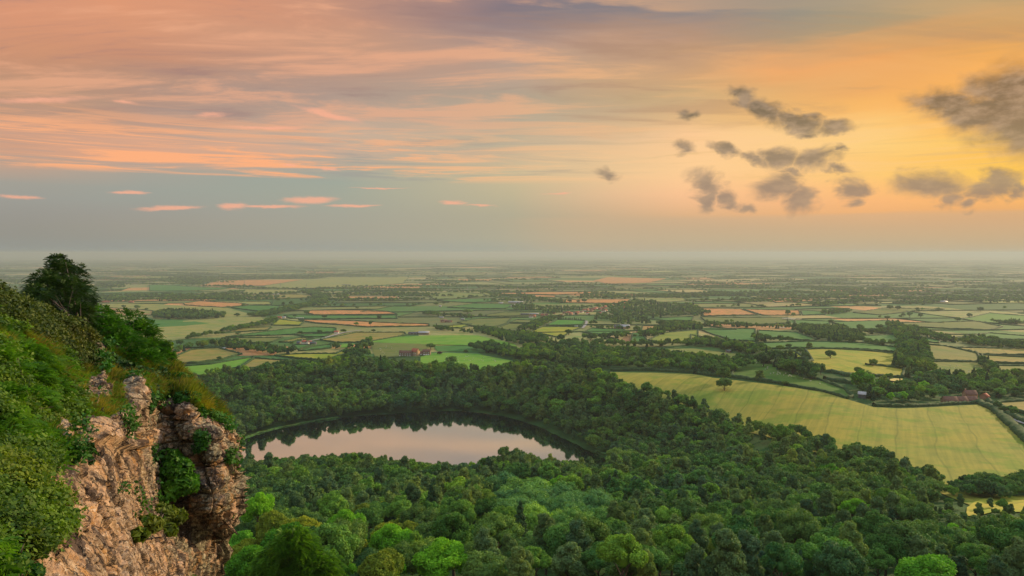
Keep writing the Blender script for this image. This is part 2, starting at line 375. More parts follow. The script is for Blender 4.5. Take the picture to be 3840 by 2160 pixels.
def ground_mat():
    m, t, out = mat_new('rough_ground'); tc = t.node('ShaderNodeTexCoord').outputs['Object']
    a = t.noise(tc, .05, 6, .65); b = t.noise(tc, .9, 4, .7)
    c = t.mix(t.mapr(a, .3, .7), (.018, .05, .014), (.05, .12, .025)); c = t.mix(t.mapr(b, .35, .7), c, (.03, .085, .018))
    p = principled(t, c, .9, .1, bump(t, b, .5)); t.l.new(p.outputs[0], out.inputs[0]); return m
M_ground = ground_mat()
nu, ny = HG.shape
idx = np.arange(nu*ny).reshape(nu, ny)
F = np.stack([idx[:-1, :-1], idx[1:, :-1], idx[1:, 1:], idx[:-1, 1:]], -1).reshape(-1, 4)
V = np.stack([XX, YY, HG], -1).reshape(-1, 3)
g = obj('ground', mesh_np('ground', V, F, M_ground, smooth=True)); tag(g, kind='structure', label='green land falling away from the cliff to the plain')
# ------------------------------------------------------------ water
def water_mat():
    m, t, out = mat_new('still_water'); tc = t.node('ShaderNodeTexCoord').outputs['Object']
    n1 = t.noise(t.mapping(tc, sc=(1, .55, 1)), .9, 3, .6); ar = t.mapr(t.noise(tc, .022, 3, .6), .42, .62)
    bp = t.node('ShaderNodeBump'); t.put(bp.inputs['Height'], n1); bp.inputs['Distance'].default_value = .02
    t.put(bp.inputs['Strength'], t.math('ADD', t.math('MULTIPLY', ar, .28), .05))
    d = principled(t, (.012, .03, .026), .05, .5, bp.outputs[0])
    gl = t.node('ShaderNodeBsdfGlossy'); gl.inputs['Roughness'].default_value = .05; gl.inputs['Color'].default_value = (.78, .96, 1., 1); t.l.new(bp.outputs[0], gl.inputs['Normal'])
    mx = t.node('ShaderNodeMixShader'); mx.inputs[0].default_value = .9; t.l.new(d.outputs[0], mx.inputs[1]); t.l.new(gl.outputs[0], mx.inputs[2])
    t.l.new(mx.outputs[0], out.inputs[0]); return m
M_water = water_mat()
def flat_poly(name, pts, z, mat):
    V = [(x, y, z) for x, y in pts]; me = bpy.data.meshes.new(name); me.from_pydata(V, [], [list(range(len(V)))]); me.materials.append(mat); me.update()
    if me.polygons[0].normal.z < 0: me.flip_normals()
    return obj(name, me)
c0 = LAKE.mean(0); lk = flat_poly('lake', [tuple(c0+(p-c0)*1.03) for p in LAKE], 0., M_water); tag(lk, 'still dark lake ringed by woodland, mirroring the pink sky', kind='structure')
for poly, lab in ((R5([(1530,872),(1560,866),(1625,870),(1628,884),(1560,888),(1520,882)]), 'larger of the two bright ponds near the roadside farm'),
                  (R5([(1550,897),(1610,894),(1675,900),(1672,909),(1600,908),(1548,903)]), 'narrow bright pond just below the larger one'),
                  (R5([(684,397),(740,395),(842,402),(838,411),(760,410),(690,403)]), 'thin bright pond beside trees and the brown stubble fields'),
                  (R5([(650,468),(720,470),(718,475),(655,475)]), 'small bright pool in the green pasture')):
    pp = [place(*q) for q in poly]; z = max(p[2] for p in pp)+.4+pp[0][1]*.0012
    # keep the surface level at the pond's own height; unproject the outline on that level
    pts = []
    for q in poly:
        dx, dy, dz = px_dir(*q); tt = (z-CAMZ)/dz; pts.append((dx*tt, dy*tt))
    tag(flat_poly('pond', pts, z, M_water), lab, kind='structure')
# ------------------------------------------------------------ far patchwork of the vale
def far_fields():
    cells = []; hedges = []
    rr = random.Random(5); v = 700.
    pal = [((128,134,84), 5), ((150,150,98), 5), ((84,124,66), 5), ((70,112,62), 3), ((205,152,104), 1.6), ((176,160,112), 2.2), ((112,122,80), 3), ((160,166,92), 1.2)]
    pc = [p for p, w in pal for _ in range(int(w*5))]
    def warp(u, v):
        u = np.asarray(u, float); v = np.asarray(v, float); P = np.stack([u/900., v/900., u*0], -1)
        a = R_(9); x = u*cos(a)-v*sin(a); y = u*sin(a)+v*cos(a)
        s = np.clip(v/3000, .25, 1.6)
        return x+200*s*vnoise(P, 3), y+200*s*vnoise(P+31, 4)
    while v < 30000:
        h = (110+.05*v)*rr.uniform(.75, 1.3); h = min(h, 560); u = -v*1.0-400; U1 = v*1.0+400
        while u < U1:
            w = (210+.03*v)*rr.uniform(.5, 1.7); w = min(w, 1000)
            if rr.random() < .3:
                m = h*rr.uniform(.4, .6); cells.append((u, v, w, m)); cells.append((u, v+m, w, h-m)); hedges.append(((u, v+m), (u+w, v+m)))
            else: cells.append((u, v, w, h))
            hedges.append(((u, v), (u+w, v))); hedges.append(((u, v), (u, v+h)))
            u += w
        v += h
    Vs = []; Fs = []; Cs = []; n = 0
    for (u, v, w, h) in cells:
        su, sv = (5, 3) if v < 6000 else (3, 2)
        gu, gv = np.meshgrid(np.linspace(u, u+w, su+1), np.linspace(v, v+h, sv+1), indexing='ij')
        x, y = warp(gu, gv); x = x.ravel(); y = y.ravel()
        if y.min() < 900 or np.abs(x/np.maximum(y, 1)).min() > .98: continue
        z = Zf(x, y)+.05+y*.00035
        Vs.append(np.stack([x, y, z], -1)); k = np.arange((su+1)*(sv+1)).reshape(su+1, sv+1)+n
        Fs.append(np.stack([k[:-1, :-1], k[1:, :-1], k[1:, 1:], k[:-1, 1:]], -1).reshape(-1, 4)); n += len(x)
        c = rr.choice(pc); b = rr.uniform(.85, 1.15); cc = [min(1, q*b*KF) for q in s2l(c)]
        Cs += [cc+[1.]]*(len(x))
    V = np.concatenate(Vs); F = np.concatenate(Fs); me = mesh_np('farmland', V, F, M_patch)
    ca = me.color_attributes.new('Col', 'FLOAT_COLOR', 'POINT'); ca.data.foreach_set('color', np.array(Cs, np.float32).ravel())
    tag(obj('farmland', me), 'patchwork of green, straw and orange fields filling the plain', kind='structure')
    return hedges, warp
far_h, far_warp = far_fields()
# ------------------------------------------------------------ traced fields
GR, BG, PL, OL, OR_, TN, YG, DG, HY = (76,128,62), (112,160,58), (150,152,92), (112,124,68), (206,146,96), (168,138,92), (156,160,58), (66,106,52), (150,140,78)
FIELDS = [
 ('pale hay meadow around the oval plantation', PL, R1([(1030,640),(1560,650),(1860,670),(2300,690),(2576,760)])+R3([(900,440),(960,470),(1000,520),(900,555),(700,590),(600,620),(400,650),(270,700),(120,720)])+[(600,1290),(380,1290)], 0),
 ('green triangle of pasture below the oval plantation', GR, [(518,1189),(600,1199),(680,1200),(785,1216),(690,1224),(600,1229),(500,1232)], 0),
 ('pinkish stubble behind the lone dark oaks', TN, R1([(1010,680),(1200,695),(1540,720),(1530,765),(1040,770)]), 1),
 ('orange stubble field above the oval plantation', OR_, R3([(230,360),(390,338),(780,360),(865,376),(600,400),(240,375)]), 1),
 ('pale strip beside the orange stubble', PL, R3([(440,335),(1060,345),(1080,372),(865,376),(780,360)]), 1),
 ('sheep pasture below the stream wood', GR, R3([(690,400),(870,380),(1160,385),(1130,420),(960,435)]), 1),
 ('far green pasture on the left', GR, R3([(0,180),(300,200),(700,210),(560,225),(250,240),(-100,240),(-100,180)]), 1),
 ('large far orange field under the dark wood', OR_, R3([(390,190),(560,145),(850,135),(1400,130),(1000,188),(800,190),(600,188)]), 0),
 ('wide pale far field', PL, R3([(1000,215),(1020,188),(1400,130),(1700,110),(2400,110),(2350,165),(1900,205),(1500,212)]), 1),
 ('pale far field by the grey barns', PL, R3([(790,270),(820,225),(1330,230),(1320,262),(1100,272)]), 1),
 ('pale green field with a line of round trees', HY, R3([(700,290),(900,275),(1480,275),(1460,305),(900,325)]), 1),
 ('dark green field left of the winding wood', DG, R3([(1080,380),(1100,328),(1460,308),(1480,350),(1300,375)]), 1),
 ('upper orange stubble strip', OR_, R3([(1450,430),(2200,437),(2295,465),(1500,472),(1430,455)]), 1),
 ('long orange stubble strip', OR_, R3([(1340,518),(1700,525),(2100,545),(2600,562),(2600,580),(2000,588),(1500,550)]), 1),
 ('green strip between the orange strips', GR, R3([(1200,478),(1300,474),(1500,478),(2290,477),(2290,507),(1700,510),(1260,505)]), 1),
 ('small yellow green meadow by the caravans', YG, R3([(1075,570),(1150,512),(1390,540),(1350,575),(1200,572)]), 1),
 ('tan field edged by bushes', HY, R3([(610,650),(800,600),(1080,590),(1040,620),(750,635)]), 1),
 ('long green pasture', GR, R3([(640,685),(900,650),(1320,600),(1500,590),(1700,600),(1700,640),(1330,645),(1300,662),(900,674)]), 1),
 ('green pasture end by the white house', GR, R3([(1300,664),(1660,650),(1590,685),(1400,682)]), 1),
 ('pale green strip above the wood', OL, R3([(600,697),(1190,690),(1080,735),(900,745),(700,725)]), 1),
 ('sheep field behind the white farm', HY, R3([(1150,735),(1350,692),(1490,700),(1330,718),(1250,737)]), 1),
 ('large ribbed tan field', HY, R3([(1550,712),(1900,642),(2360,642),(2375,665),(2000,735),(1700,738)]), 1),
 ('domed bright green field', BG, R3([(2070,718),(2300,684),(2576,672)])+R4([(250,668),(500,670),(620,700),(850,755),(905,808),(700,770),(500,768),(0,757)])+R3([(2050,736)]), 0),
 ('olive sheep slope behind the red roofed farm', OL, R3([(2050,738),(2576,752)])+R4([(60,765),(0,800)])+R3([(2560,860),(2200,880),(2080,880),(2040,780)]), 0),
 ('ochre hay field on the left', HY, R3([(60,925),(130,880),(300,810),(560,790),(790,850),(600,900),(350,935),(110,945)]), 1),
 ('narrow bright green field', BG, R3([(60,985),(500,950),(905,880),(900,892),(765,990),(600,1000),(420,1075),(110,1010)]), 1),
 ('brownish corner above the wood', HY, R3([(772,990),(915,892),(1260,915),(1100,950),(850,1000)]), 1),
 ('yellow green field with mown lines', YG, R3([(1110,865),(1360,850),(1700,848),(1790,805),(1795,850),(1720,870),(1590,910),(1300,890)]), 1),
 ('small green field under the white farm', GR, R3([(1340,820),(1480,780),(1660,755),(1650,795),(1400,818)]), 1),
 ('green paddock beside the white farm', GR, R3([(1285,762),(1490,762),(1330,805)]), 1),
 ('green paddock by the oak clump', BG, R3([(1740,790),(1760,752),(1880,750),(1840,785)]), 0),
 ('sheep paddock right of the red roofed farm', BG, R4([(-60,880),(40,845),(200,838),(500,850),(820,915),(760,1000),(300,1000),(-60,1000)]), 0),
 ('dark green slope under the domed field', GR, R4([(60,765),(500,772),(700,775),(890,812),(500,830),(100,822)]), 0),
 ('rectangular green field', (78,142,54), R4([(1160,572),(1262,520),(1530,528),(1505,582)]), 1),
 ('bright yellow green field in the middle', YG, R4([(1003,637),(1120,586),(1500,592),(1420,620),(1290,695)]), 1),
 ('olive field left of the lane hedge', OL, R4([(670,604),(800,556),(1000,560),(890,638)]), 1),
 ('olive field below the village farm', OL, R4([(300,545),(500,508),(820,500),(770,556),(640,590),(440,582)]), 1),
 ('small yellow field', YG, R4([(90,588),(440,560),(330,600)]), 1),
 ('small olive field', OL, R4([(805,548),(870,520),(1045,524),(1010,552)]), 1),
 ('smooth green field before the grey barns', GR, R4([(1510,645),(1600,600),(1915,615),(1880,668),(1700,662)]), 1),
 ('square tan field', TN, R4([(2070,640),(2085,580),(2275,578),(2220,640)]), 1),
 ('green field with a bare earth patch', GR, R4([(1975,735),(1990,650),(2080,648),(2140,735)]), 1),
 ('bare brown earth patch', (140,110,80), R4([(1865,728),(1925,670),(1985,668),(1968,732)]), 0),
 ('curved olive field with drill lines', (140,150,68), R4([(2140,717),(2280,650),(2620,620),(2620,716),(2300,747)]), 1),
 ('long sheep meadow behind the woods', (130,140,72), R4([(1950,806),(2576,797)])+R5([(330,682),(330,705),(200,745),(0,745)])+R4([(2100,870)]), 0),
 ('orange stubble band above the village', OR_, R4([(680,262),(1200,250),(1660,248),(1600,264),(1250,276),(700,271)]), 1),
 ('small orange piece', OR_, R4([(1040,280),(1250,286),(1240,300),(1060,300)]), 1),
 ('orange field behind the village trees', OR_, R4([(1200,325),(1970,318),(1930,362),(1300,352)]), 1),
 ('far orange ridge field', OR_, R4([(1610,140),(1750,108),(2320,120),(2150,160),(1750,170)]), 0),
 ('far orange sliver', OR_, R4([(300,128),(650,128),(600,142),(330,140)]), 0),
 ('pale field with four round oaks', (128,142,80), R4([(0,270),(250,245),(560,270),(540,295),(300,312),(80,320)]), 1),
 ('green field of the left centre', GR, R4([(100,335),(350,318),(620,312),(700,345),(450,352)]), 1),
 ('green field over the clump', GR, R4([(200,398),(450,362),(830,372),(760,410),(560,412)]), 1),
 ('olive field left of the village', OL, R4([(570,472),(800,437),(1130,447),(1050,492),(600,492)]), 1),
 ('pale field above the great wood', PL, R4([(2000,312),(2450,300),(2530,330),(2300,350),(2140,342)]), 1),
 ('green field right of the great wood', GR, R4([(2150,512),(2576,490),(2560,528),(2300,527)]), 1),
 ('great yellow hay field with mown lines', (150,150,66), R4([(1700,1034),(1780,1024),(2100,1030),(2576,1045)])+R5([(150,868),(420,898),(700,932),(1000,978),(1180,1032),(1400,1097),(1600,1107),(2000,1087),(2210,1077),(2350,1140),(2450,1230),(2567,1350),(2800,1560),(2800,1720),(2567,1690)])+R7([(2300,640),(1960,500),(1500,380),(1200,260),(900,180)])+R4([(2500,1350),(2150,1240),(1800,1130)]), 0),
 ('small curved hay field under the wood edge', (182,172,72), R7([(2235,690),(2240,640),(2290,603),(2380,575),(2680,566),(2680,668),(2400,664),(2300,690)]), 0),
 ('dark green sheep pasture above the hay field', (84,120,50), R5([(340,690),(500,722),(700,800),(850,862),(1000,892),(1180,960),(1235,1015),(1190,1027),(1000,973),(620,903),(300,860),(300,780)]), 1),
 ('small yellow meadow by the tree row', YG, R5([(580,668),(790,665),(870,722),(740,716)]), 1),
 ('yellow meadow with the lone round oak', (160,158,62), R5([(870,650),(1000,645),(1400,665),(1655,690),(1640,800),(1620,860),(1420,852),(1240,842),(1060,822),(850,805),(830,772),(925,735)]), 1),
 ('long green strip', GR, R5([(410,607),(900,587),(1350,602),(1640,645),(1640,672),(1000,640),(560,642)]), 1),
 ('green field under the dark spinney', GR, R5([(500,500),(800,515),(960,572),(900,580),(520,552)]), 1),
 ('green field with faint lines', GR, R5([(20,485),(480,490),(490,585),(300,577),(100,512)]), 1),
 ('green corner field', OL, R5([(-20,535),(230,580),(200,607),(-20,603)]), 1),
 ('left orange stubble of the pair', OR_, R5([(60,330),(370,335),(500,380),(80,387)]), 1),
 ('right orange stubble of the pair', OR_, R5([(390,335),(820,345),(832,380),(540,381)]), 1),
 ('small green field by the pond', GR, R5([(835,345),(1040,355),(1020,377),(850,381)]), 1),
 ('olive pasture by the pond', OL, R5([(60,397),(730,397),(740,440),(500,457),(100,432)]), 1),
 ('green block', GR, R5([(785,420),(1060,430),(1060,462),(800,467)]), 1),
 ('green field by the wood', GR, R5([(1080,435),(1520,425),(1580,465),(1500,492),(1200,490)]), 1),
 ('olive wedge', OL, R5([(1240,360),(1500,325),(1950,335),(1700,350),(1450,380)]), 1),
 ('far orange strip', OR_, R5([(600,265),(1050,258),(850,275),(640,283)]), 1),
 ('far orange wedge', OR_, R5([(1010,180),(1380,190),(1320,201),(1100,196)]), 1),
 ('orange far sliver right', OR_, R5([(40,130),(400,130),(330,146)]), 0),
 ('tan field with tramlines', (132,134,76), R5([(1750,607),(1950,622),(2200,672),(2235,742),(1760,727)]), 1),
 ('sheep field with drill lines', (126,134,70), R5([(1765,740),(2240,747),(2335,862),(1900,840),(1750,800)]), 1),
 ('upper yellow strip at the right edge', HY, R5([(2000,632),(2640,640),(2640,692),(2230,685)]), 1),
 ('ochre strip at the right edge', HY, R5([(2240,692),(2640,712),(2640,757),(2270,747)]), 1),
 ('sheep field at the right edge', (130,136,74), R5([(2290,772),(2640,777),(2640,852),(2400,842)]), 1),
 ('ribbed field beyond the lane', HY, R5([(2360,1062),(2640,1045),(2640,1160),(2430,1112)]), 1),
 ('green field far right', (96,142,62), R5([(2080,410),(2300,365),(2640,390),(2640,442),(2300,442)]), 1),
 ('green dell', GR, R5([(1690,540),(1920,580),(1900,597),(1740,582)]), 1),
 ('green field right', GR, R5([(1980,560),(2300,520),(2640,550),(2640,572)]), 1),
 ('green paddock by the spinney', GR, R5([(1310,542),(1600,535),(1660,577),(1600,602),(1340,592)]), 1),
 ('long olive field right', OL, R5([(1580,440),(2200,430),(2400,470),(2300,497),(1650,472)]), 1)]
def densify(P, step):
    out = []
    for a, b in zip(P, P[1:]+P[:1]):
        n = max(1, int(math.hypot(b[0]-a[0], b[1]-a[1])/step))
        out += [(a[0]+(b[0]-a[0])*i/n, a[1]+(b[1]-a[1])*i/n) for i in range(n)]
    return out
def drape(pts, off):
    """triangulated cover of a world polygon, cut along the height-field grid"""
    P = np.array(pts); u = P[:, 0]/P[:, 1]*FPX; v = np.log(P[:, 1])
    import bmesh
    bm = bmesh.new(); vs = [bm.verts.new((a, b*1000, 0)) for a, b in zip(u, v)]
    try: bm.faces.new(vs)
    except Exception: pass
    for lo, hi, st, nrm in ((u.min(), u.max(), 40., (1, 0, 0)), (v.min()*1000, v.max()*1000, 12.5, (0, 1, 0))):
        o0 = UC[0] if nrm[0] else LY[0]*1000
        k = math.ceil((lo-o0)/st)
        while o0+k*st < hi:
            c = o0+k*st; bmesh.ops.bisect_plane(bm, geom=bm.verts[:]+bm.edges[:]+bm.faces[:], plane_co=(c, 0, 0) if nrm[0] else (0, c, 0), plane_no=nrm, dist=1e-5); k += 1
    bmesh.ops.triangulate(bm, faces=bm.faces[:])
    for q in bm.verts:
        Y = math.exp(q.co.y/1000); X = q.co.x/FPX*Y; q.co = (X, Y, float(Zf(X, Y))+off+Y*.0009)
    bmesh.ops.recalc_face_normals(bm, faces=bm.faces[:])
    me = bpy.data.meshes.new('field'); bm.to_mesh(me); bm.free()
    if len(me.polygons) and me.polygons[0].normal.z < 0: me.flip_normals()
    return me
FW = []; n_drop = 0
for i, (lab, c, px, hd) in enumerate(FIELDS):
    wp = [place(*q)[:2] for q in px]; FW.append(wp)
    me = drape(wp, .12+.004*(i % 7)+(.15 if 'patch' in lab or 'curved' in lab else 0)); me.materials.append(M_field); o = obj('field', me); o.color = tuple(min(1, v*KF) for v in s2l(c))+(1,)
    tag(o, lab, kind='structure')
FPXS = [f[2] for f in FIELDS]
def in_fields_px(x, y):
    r = np.zeros(np.shape(x), bool)
    for p in FPXS: r |= in_poly(x, y, p)
    return r
# ------------------------------------------------------------ hedges
def hedge_mat():
    m, t, out = mat_new('hedge_leaves'); tc = t.node('ShaderNodeTexCoord').outputs['Object']
    n = t.noise(tc, .5, 4, .7); c = t.mix(t.mapr(n, .35, .7), (.016, .05, .02), (.06, .11, .032))
    p = principled(t, c, .85, .1); t.l.new(p.outputs[0], out.inputs[0]); return m
M_hedge = hedge_mat()
def hedge_geo(lines, h=2.2, w=2.6, step=4., seed=0):
    r = np.random.default_rng(seed); Vs = []; Fs = []; n = 0
    for ln in lines:
        P = [np.array(ln[0], float)]
        for a, b in zip(ln, ln[1:]):
            a = np.array(a, float); b = np.array(b, float); L = np.linalg.norm(b-a); k = max(1, int(L/step))
            P += [a+(b-a)*(i+1)/k for i in range(k)]
        P = np.array(P); T = np.gradient(P, axis=0); T /= np.maximum(np.linalg.norm(T, axis=1), 1e-6)[:, None]; N = np.stack([-T[:, 1], T[:, 0]], -1)
        hh = h*r.uniform(.7, 1.3, len(P)); ww = w*r.uniform(.7, 1.3, len(P)); z = Zf(P[:, 0], P[:, 1])+P[:, 1]*.0006
        ring = []
        for s, q in ((-.5, -.2), (-.55, .5), (-.3, .95), (.3, 1.), (.55, .5), (.5, -.2)):
            xy = P+N*(ww*s)[:, None]+r.normal(0, .12, P.shape); ring.append(np.concatenate([xy, (z+hh*q)[:, None]], 1))
        V = np.stack(ring, 1).reshape(-1, 3); k = np.arange(len(P)*6).reshape(-1, 6)+n
        Fs.append(np.stack([k[:-1, :-1], k[1:, :-1], k[1:, 1:], k[:-1, 1:]], -1).reshape(-1, 4))
        Fs.append(np.stack([k[[0, -1], 0], k[[0, -1], 1], k[[0, -1], 4], k[[0, -1], 5]], -1)); n += len(V); Vs.append(V)
    return np.concatenate(Vs), np.concatenate(Fs)
nh = 0
for i, (lab, c, px, hd) in enumerate(FIELDS):
    if not hd: continue
    P = FW[i]; Ym = np.mean([p[1] for p in P]); P = P+P[:1]
    V, F = hedge_geo([P], 2.2 if Ym < 1500 else 2.6, 2.4 if Ym < 1500 else 3.2, 3.5 if Ym < 1500 else 9, i)
    tag(obj('hedge', mesh_np('hedge', V, F, M_hedge)), 'clipped dark hedge around the '+lab, 'hedge', 'hedges round the fields')
# the long hedge on the far side of the great hay field
for lab, px, h, w in (('dark hedge along the far edge of the great yellow hay field', R4([(1780,1008),(2100,1006),(2576,1030)])+R5([(140,850),(330,866),(610,903)]), 2.6, 3.),
                   ('low dark hedge before the roadside farm', R5([(1400,1083),(1600,1090),(2000,1072),(2190,1062)]), 2.2, 2.6),
                   ('thick hedge beside the lane at the right edge', R5([(2215,1062),(2330,1110),(2420,1190),(2560,1320),(2700,1450)]), 3., 6.),
                   ('hedge beyond the lane at the right edge', R5([(2290,1055),(2380,1100),(2480,1175),(2640,1240)]), 3., 4.),
                   ('broken hedge line in the yellow meadow', R5([(1340,770),(1420,772),(1500,782),(1620,795)]), 2.4, 3.),
                   ('bushy hedge under the lone oaks in the yellow meadow', R5([(1068,824),(1130,832),(1180,850),(1250,852)]), 3., 5.),
                   ('bushy hedge on the slope above the hay field', R5([(1020,885),(1100,890),(1200,905),(1240,912)]), 3.4, 6.)):
    V, F = hedge_geo([[place(*q)[:2] for q in px]], h, w, 2.5, 77)
    tag(obj('hedge', mesh_np('hedge', V, F, M_hedge)), lab, 'hedge', 'hedges round the fields')
# remaining hedge network of the plain : uncountable
Ls = []; far_tree_pts = []
for a, b in far_h:
    if random.random() < .1: continue
    k = 5; uu = np.linspace(a[0], b[0], k); vv = np.linspace(a[1], b[1], k); x, y = far_warp(uu, vv)
    if y.min() < 1000 or np.abs(x/y).min() > .85 or y.max() > 21000: continue
    qx, qy = proj(x, y, Zf(x, y))
    if in_fields_px(qx, qy)[1:-1].any(): continue
    Ls.append(list(zip(x, y)))
    L = math.hypot(x[-1]-x[0], y[-1]-y[0]); nt = int(L*random.choice([0, .002, .006, .02, .05])*(1 if y[0] < 9000 else .6))
    for _ in range(nt):
        s = random.random()*(k-1); i0 = int(s); f = s-i0; far_tree_pts.append((x[i0]+(x[i0+1]-x[i0])*f+random.gauss(0, 4), y[i0]+(y[i0+1]-y[i0])*f+random.gauss(0, 4)))
V, F = hedge_geo(Ls, 2.2, 2.6, 45., 3)
tag(obj('hedgerows', mesh_np('hedgerows', V, F, M_hedge)), 'network of dark hedgerows dividing the far plain', kind='stuff')
M_reed = simple_mat('reeds', (.05, .13, .025), .9, .4, .4)
V, F = hedge_geo([[tuple(q) for q in LAKE[1:6]+np.array([0, 1.5])], [tuple(q) for q in LAKE[16:19]+np.array([3, 0])]], .8, 2., 2., 8); V[:, 2] = np.maximum(V[:, 2], -.2)
tag(obj('reeds', mesh_np('reeds', V, F, M_reed)), 'light green reed fringe along the far bank of the lake', kind='stuff')
#@@PART3
# ============================================================ trees
def leaf_mat(name, dark, light, tr=.3, locvar=True, sat=1.):
    m, t, out = mat_new(name); oi = t.node('ShaderNodeObjectInfo'); tc = t.node('ShaderNodeTexCoord').outputs['Object']; dark = tuple(v*1.35 for v in dark); light = (light[0]*1.95, light[1]*1.75, light[2]*1.5)
    r = oi.outputs['Random']
    n = t.noise(tc, .55, 3, .6)
    f = t.math('ADD', t.math('MULTIPLY', t.mapr(n, .3, .7), .5), t.math('MULTIPLY', r, .5))
    c = t.mix(f, dark, light)
    if locvar:
        ln = t.noise(oi.outputs['Location'], .017, 3, .6, col=True); sp = t.node('ShaderNodeSeparateColor'); t.l.new(ln, sp.inputs[0])
        c = t.mix(t.mapr(sp.outputs[0], .45, .65), c, t.mix(1., c, (1.5, 1.25, .75), 'MULTIPLY'))
        c = t.mix(t.mapr(sp.outputs[1], .48, .66), c, t.mix(1., c, (.68, .82, 1.15), 'MULTIPLY'))
        h = t.math('FRACT', t.math('MULTIPLY', r, 7.31))
        c = t.mix(t.mapr(h, .72, .98), c, t.mix(1., c, (1.45, 1.3, .9), 'MULTIPLY'))
        c = t.mix(t.mapr(h, .28, .02), c, t.mix(1., c, (.62, .7, .72), 'MULTIPLY'))
    p = principled(t, c, .75, .12)
    tl = t.node('ShaderNodeBsdfTranslucent'); t.l.new(t.mix(1., c, (1.25, 1.3, .5), 'MULTIPLY'), tl.inputs[0])
    mx = t.node('ShaderNodeMixShader'); mx.inputs[0].default_value = tr*.7; t.l.new(p.outputs[0], mx.inputs[1]); t.l.new(tl.outputs[0], mx.inputs[2])
    t.l.new(mx.outputs[0], out.inputs[0]); return m
M_oak = leaf_mat('oak_leaves', (.016, .068, .026), (.075, .15, .036))
M_ash = leaf_mat('ash_leaves', (.025, .10, .026), (.09, .20, .034))
M_birch = leaf_mat('birch_leaves', (.030, .085, .042), (.10, .17, .06))
M_bright = leaf_mat('lime_leaves', (.045, .17, .012), (.10, .27, .018), .4)
M_golden = leaf_mat('golden_leaves', (.07, .13, .015), (.14, .19, .02), .35)
M_willow = leaf_mat('willow_leaves', (.028, .11, .036), (.08, .19, .062))
M_conif = leaf_mat('conifer_needles', (.012, .045, .024), (.032, .08, .034), .1)
M_copper = leaf_mat('copper_leaves', (.03, .012, .014), (.05, .02, .02), .1, False)
M_bark = simple_mat('bark', (.09, .07, .055), .95, .4, 3.)
def ico(sub):
    import bmesh
    bm = bmesh.new(); bmesh.ops.create_icosphere(bm, subdivisions=sub, radius=1.); bm.verts.ensure_lookup_table()
    V = np.array([v.co[:] for v in bm.verts]); F = np.array([[v.index for v in f.verts] for f in bm.faces]); bm.free(); return V, F
ICO1, ICO2 = ico(1), ico(2)
def leaf_quads(P, N, size, r, aspect=1.5, droop=0.):
    """flat pointed leaves: P positions, N facing directions"""
    n = len(P); N = N/np.maximum(np.linalg.norm(N, axis=1), 1e-6)[:, None]
    A = r.normal(size=(n, 3)); A[:, 2] -= droop; A -= N*np.sum(A*N, 1)[:, None]; A /= np.maximum(np.linalg.norm(A, axis=1), 1e-6)[:, None]; B = np.cross(N, A)
    s = (size*r.uniform(.6, 1.35, n))[:, None]
    V = np.stack([P-A*s*aspect*.5, P+B*s*.5-A*s*.05, P+A*s*aspect*.5, P-B*s*.5-A*s*.05], 1).reshape(-1, 3)
    F = np.arange(4*n).reshape(-1, 4); return V, F
def crown_geo(seed, R=5., H=9., base=3., nc=26, nl=5000, leaf=.4, shape='dome', core=True):
    r = np.random.default_rng(seed); C = []; RC = []
    hc = base+H*.5
    for k in range(nc):
        d = r.normal(size=3); d /= np.linalg.norm(d)
        if shape == 'dome':
            if d[2] < -.25: d[2] *= -.6
            q = r.uniform(.6, .84); c = np.array([d[0]*R*q, d[1]*R*q, hc+d[2]*H*.5*q]); rc = R*r.uniform(.19, .38)
        elif shape == 'tall':
            z = r.uniform(0, 1)**.8; w = R*(1-.75*z**1.6)*r.uniform(.35, .75); a = r.uniform(0, 2*pi); c = np.array([cos(a)*w, sin(a)*w, base+H*.12+z*H*.78]); rc = R*r.uniform(.28, .48)*(1-.3*z)
        elif shape == 'cone':
            z = k/nc; w = R*(1-z)*.62; a = k*2.4; c = np.array([cos(a)*w, sin(a)*w, base+z*H*.95]); rc = R*(.5*(1-z)+.13)
        elif shape == 'spread':
            q = r.uniform(.3, .8); c = np.array([d[0]*R*q, d[1]*R*q, hc+abs(d[2])*H*.35-H*.1]); rc = R*r.uniform(.2, .34)
        C.append(c); RC.append(rc)
    C = np.array(C); RC = np.array(RC)
    w = RC**2; w /= w.sum(); k = r.choice(nc, nl, p=w); D = r.normal(size=(nl, 3)); D /= np.linalg.norm(D, axis=1)[:, None]
    P = C[k]+D*(RC[k]*r.uniform(.72, 1.12, nl))[:, None]*np.array([1, 1, .85])
    P += .25*RC[k][:, None]*np.stack([fbm(P/1.3, 2, seed+s) for s in (1, 2, 3)], -1)
    dist = np.linalg.norm(P[:, None]-C[None], axis=2)/RC[None]; dist[np.arange(nl), k] = 9
    keep = dist.min(1) > .78; P = P[keep]; D = D[keep]
    V, F = leaf_quads(P, D+.75*r.normal(size=D.shape)+np.array([0, 0, .25]), leaf, r)
    F3 = np.zeros((0, 3), int)
    if core:
        Vs = [V]; F3s = []; n = len(V)
        for c, rc in list(zip(C, RC))+[(np.array([0, 0, hc if shape != 'cone' else base+H*.35]), R*.5)]:
            iv, jf = ICO1; v = iv*np.array([1, 1, .85])*rc*.74; v = v*(1+.18*vnoise(iv*1.7+c, seed))[:, None]+c; Vs.append(v); F3s.append(jf+n); n += len(v)
        V = np.concatenate(Vs); F3 = np.concatenate(F3s)
    return V, F, F3
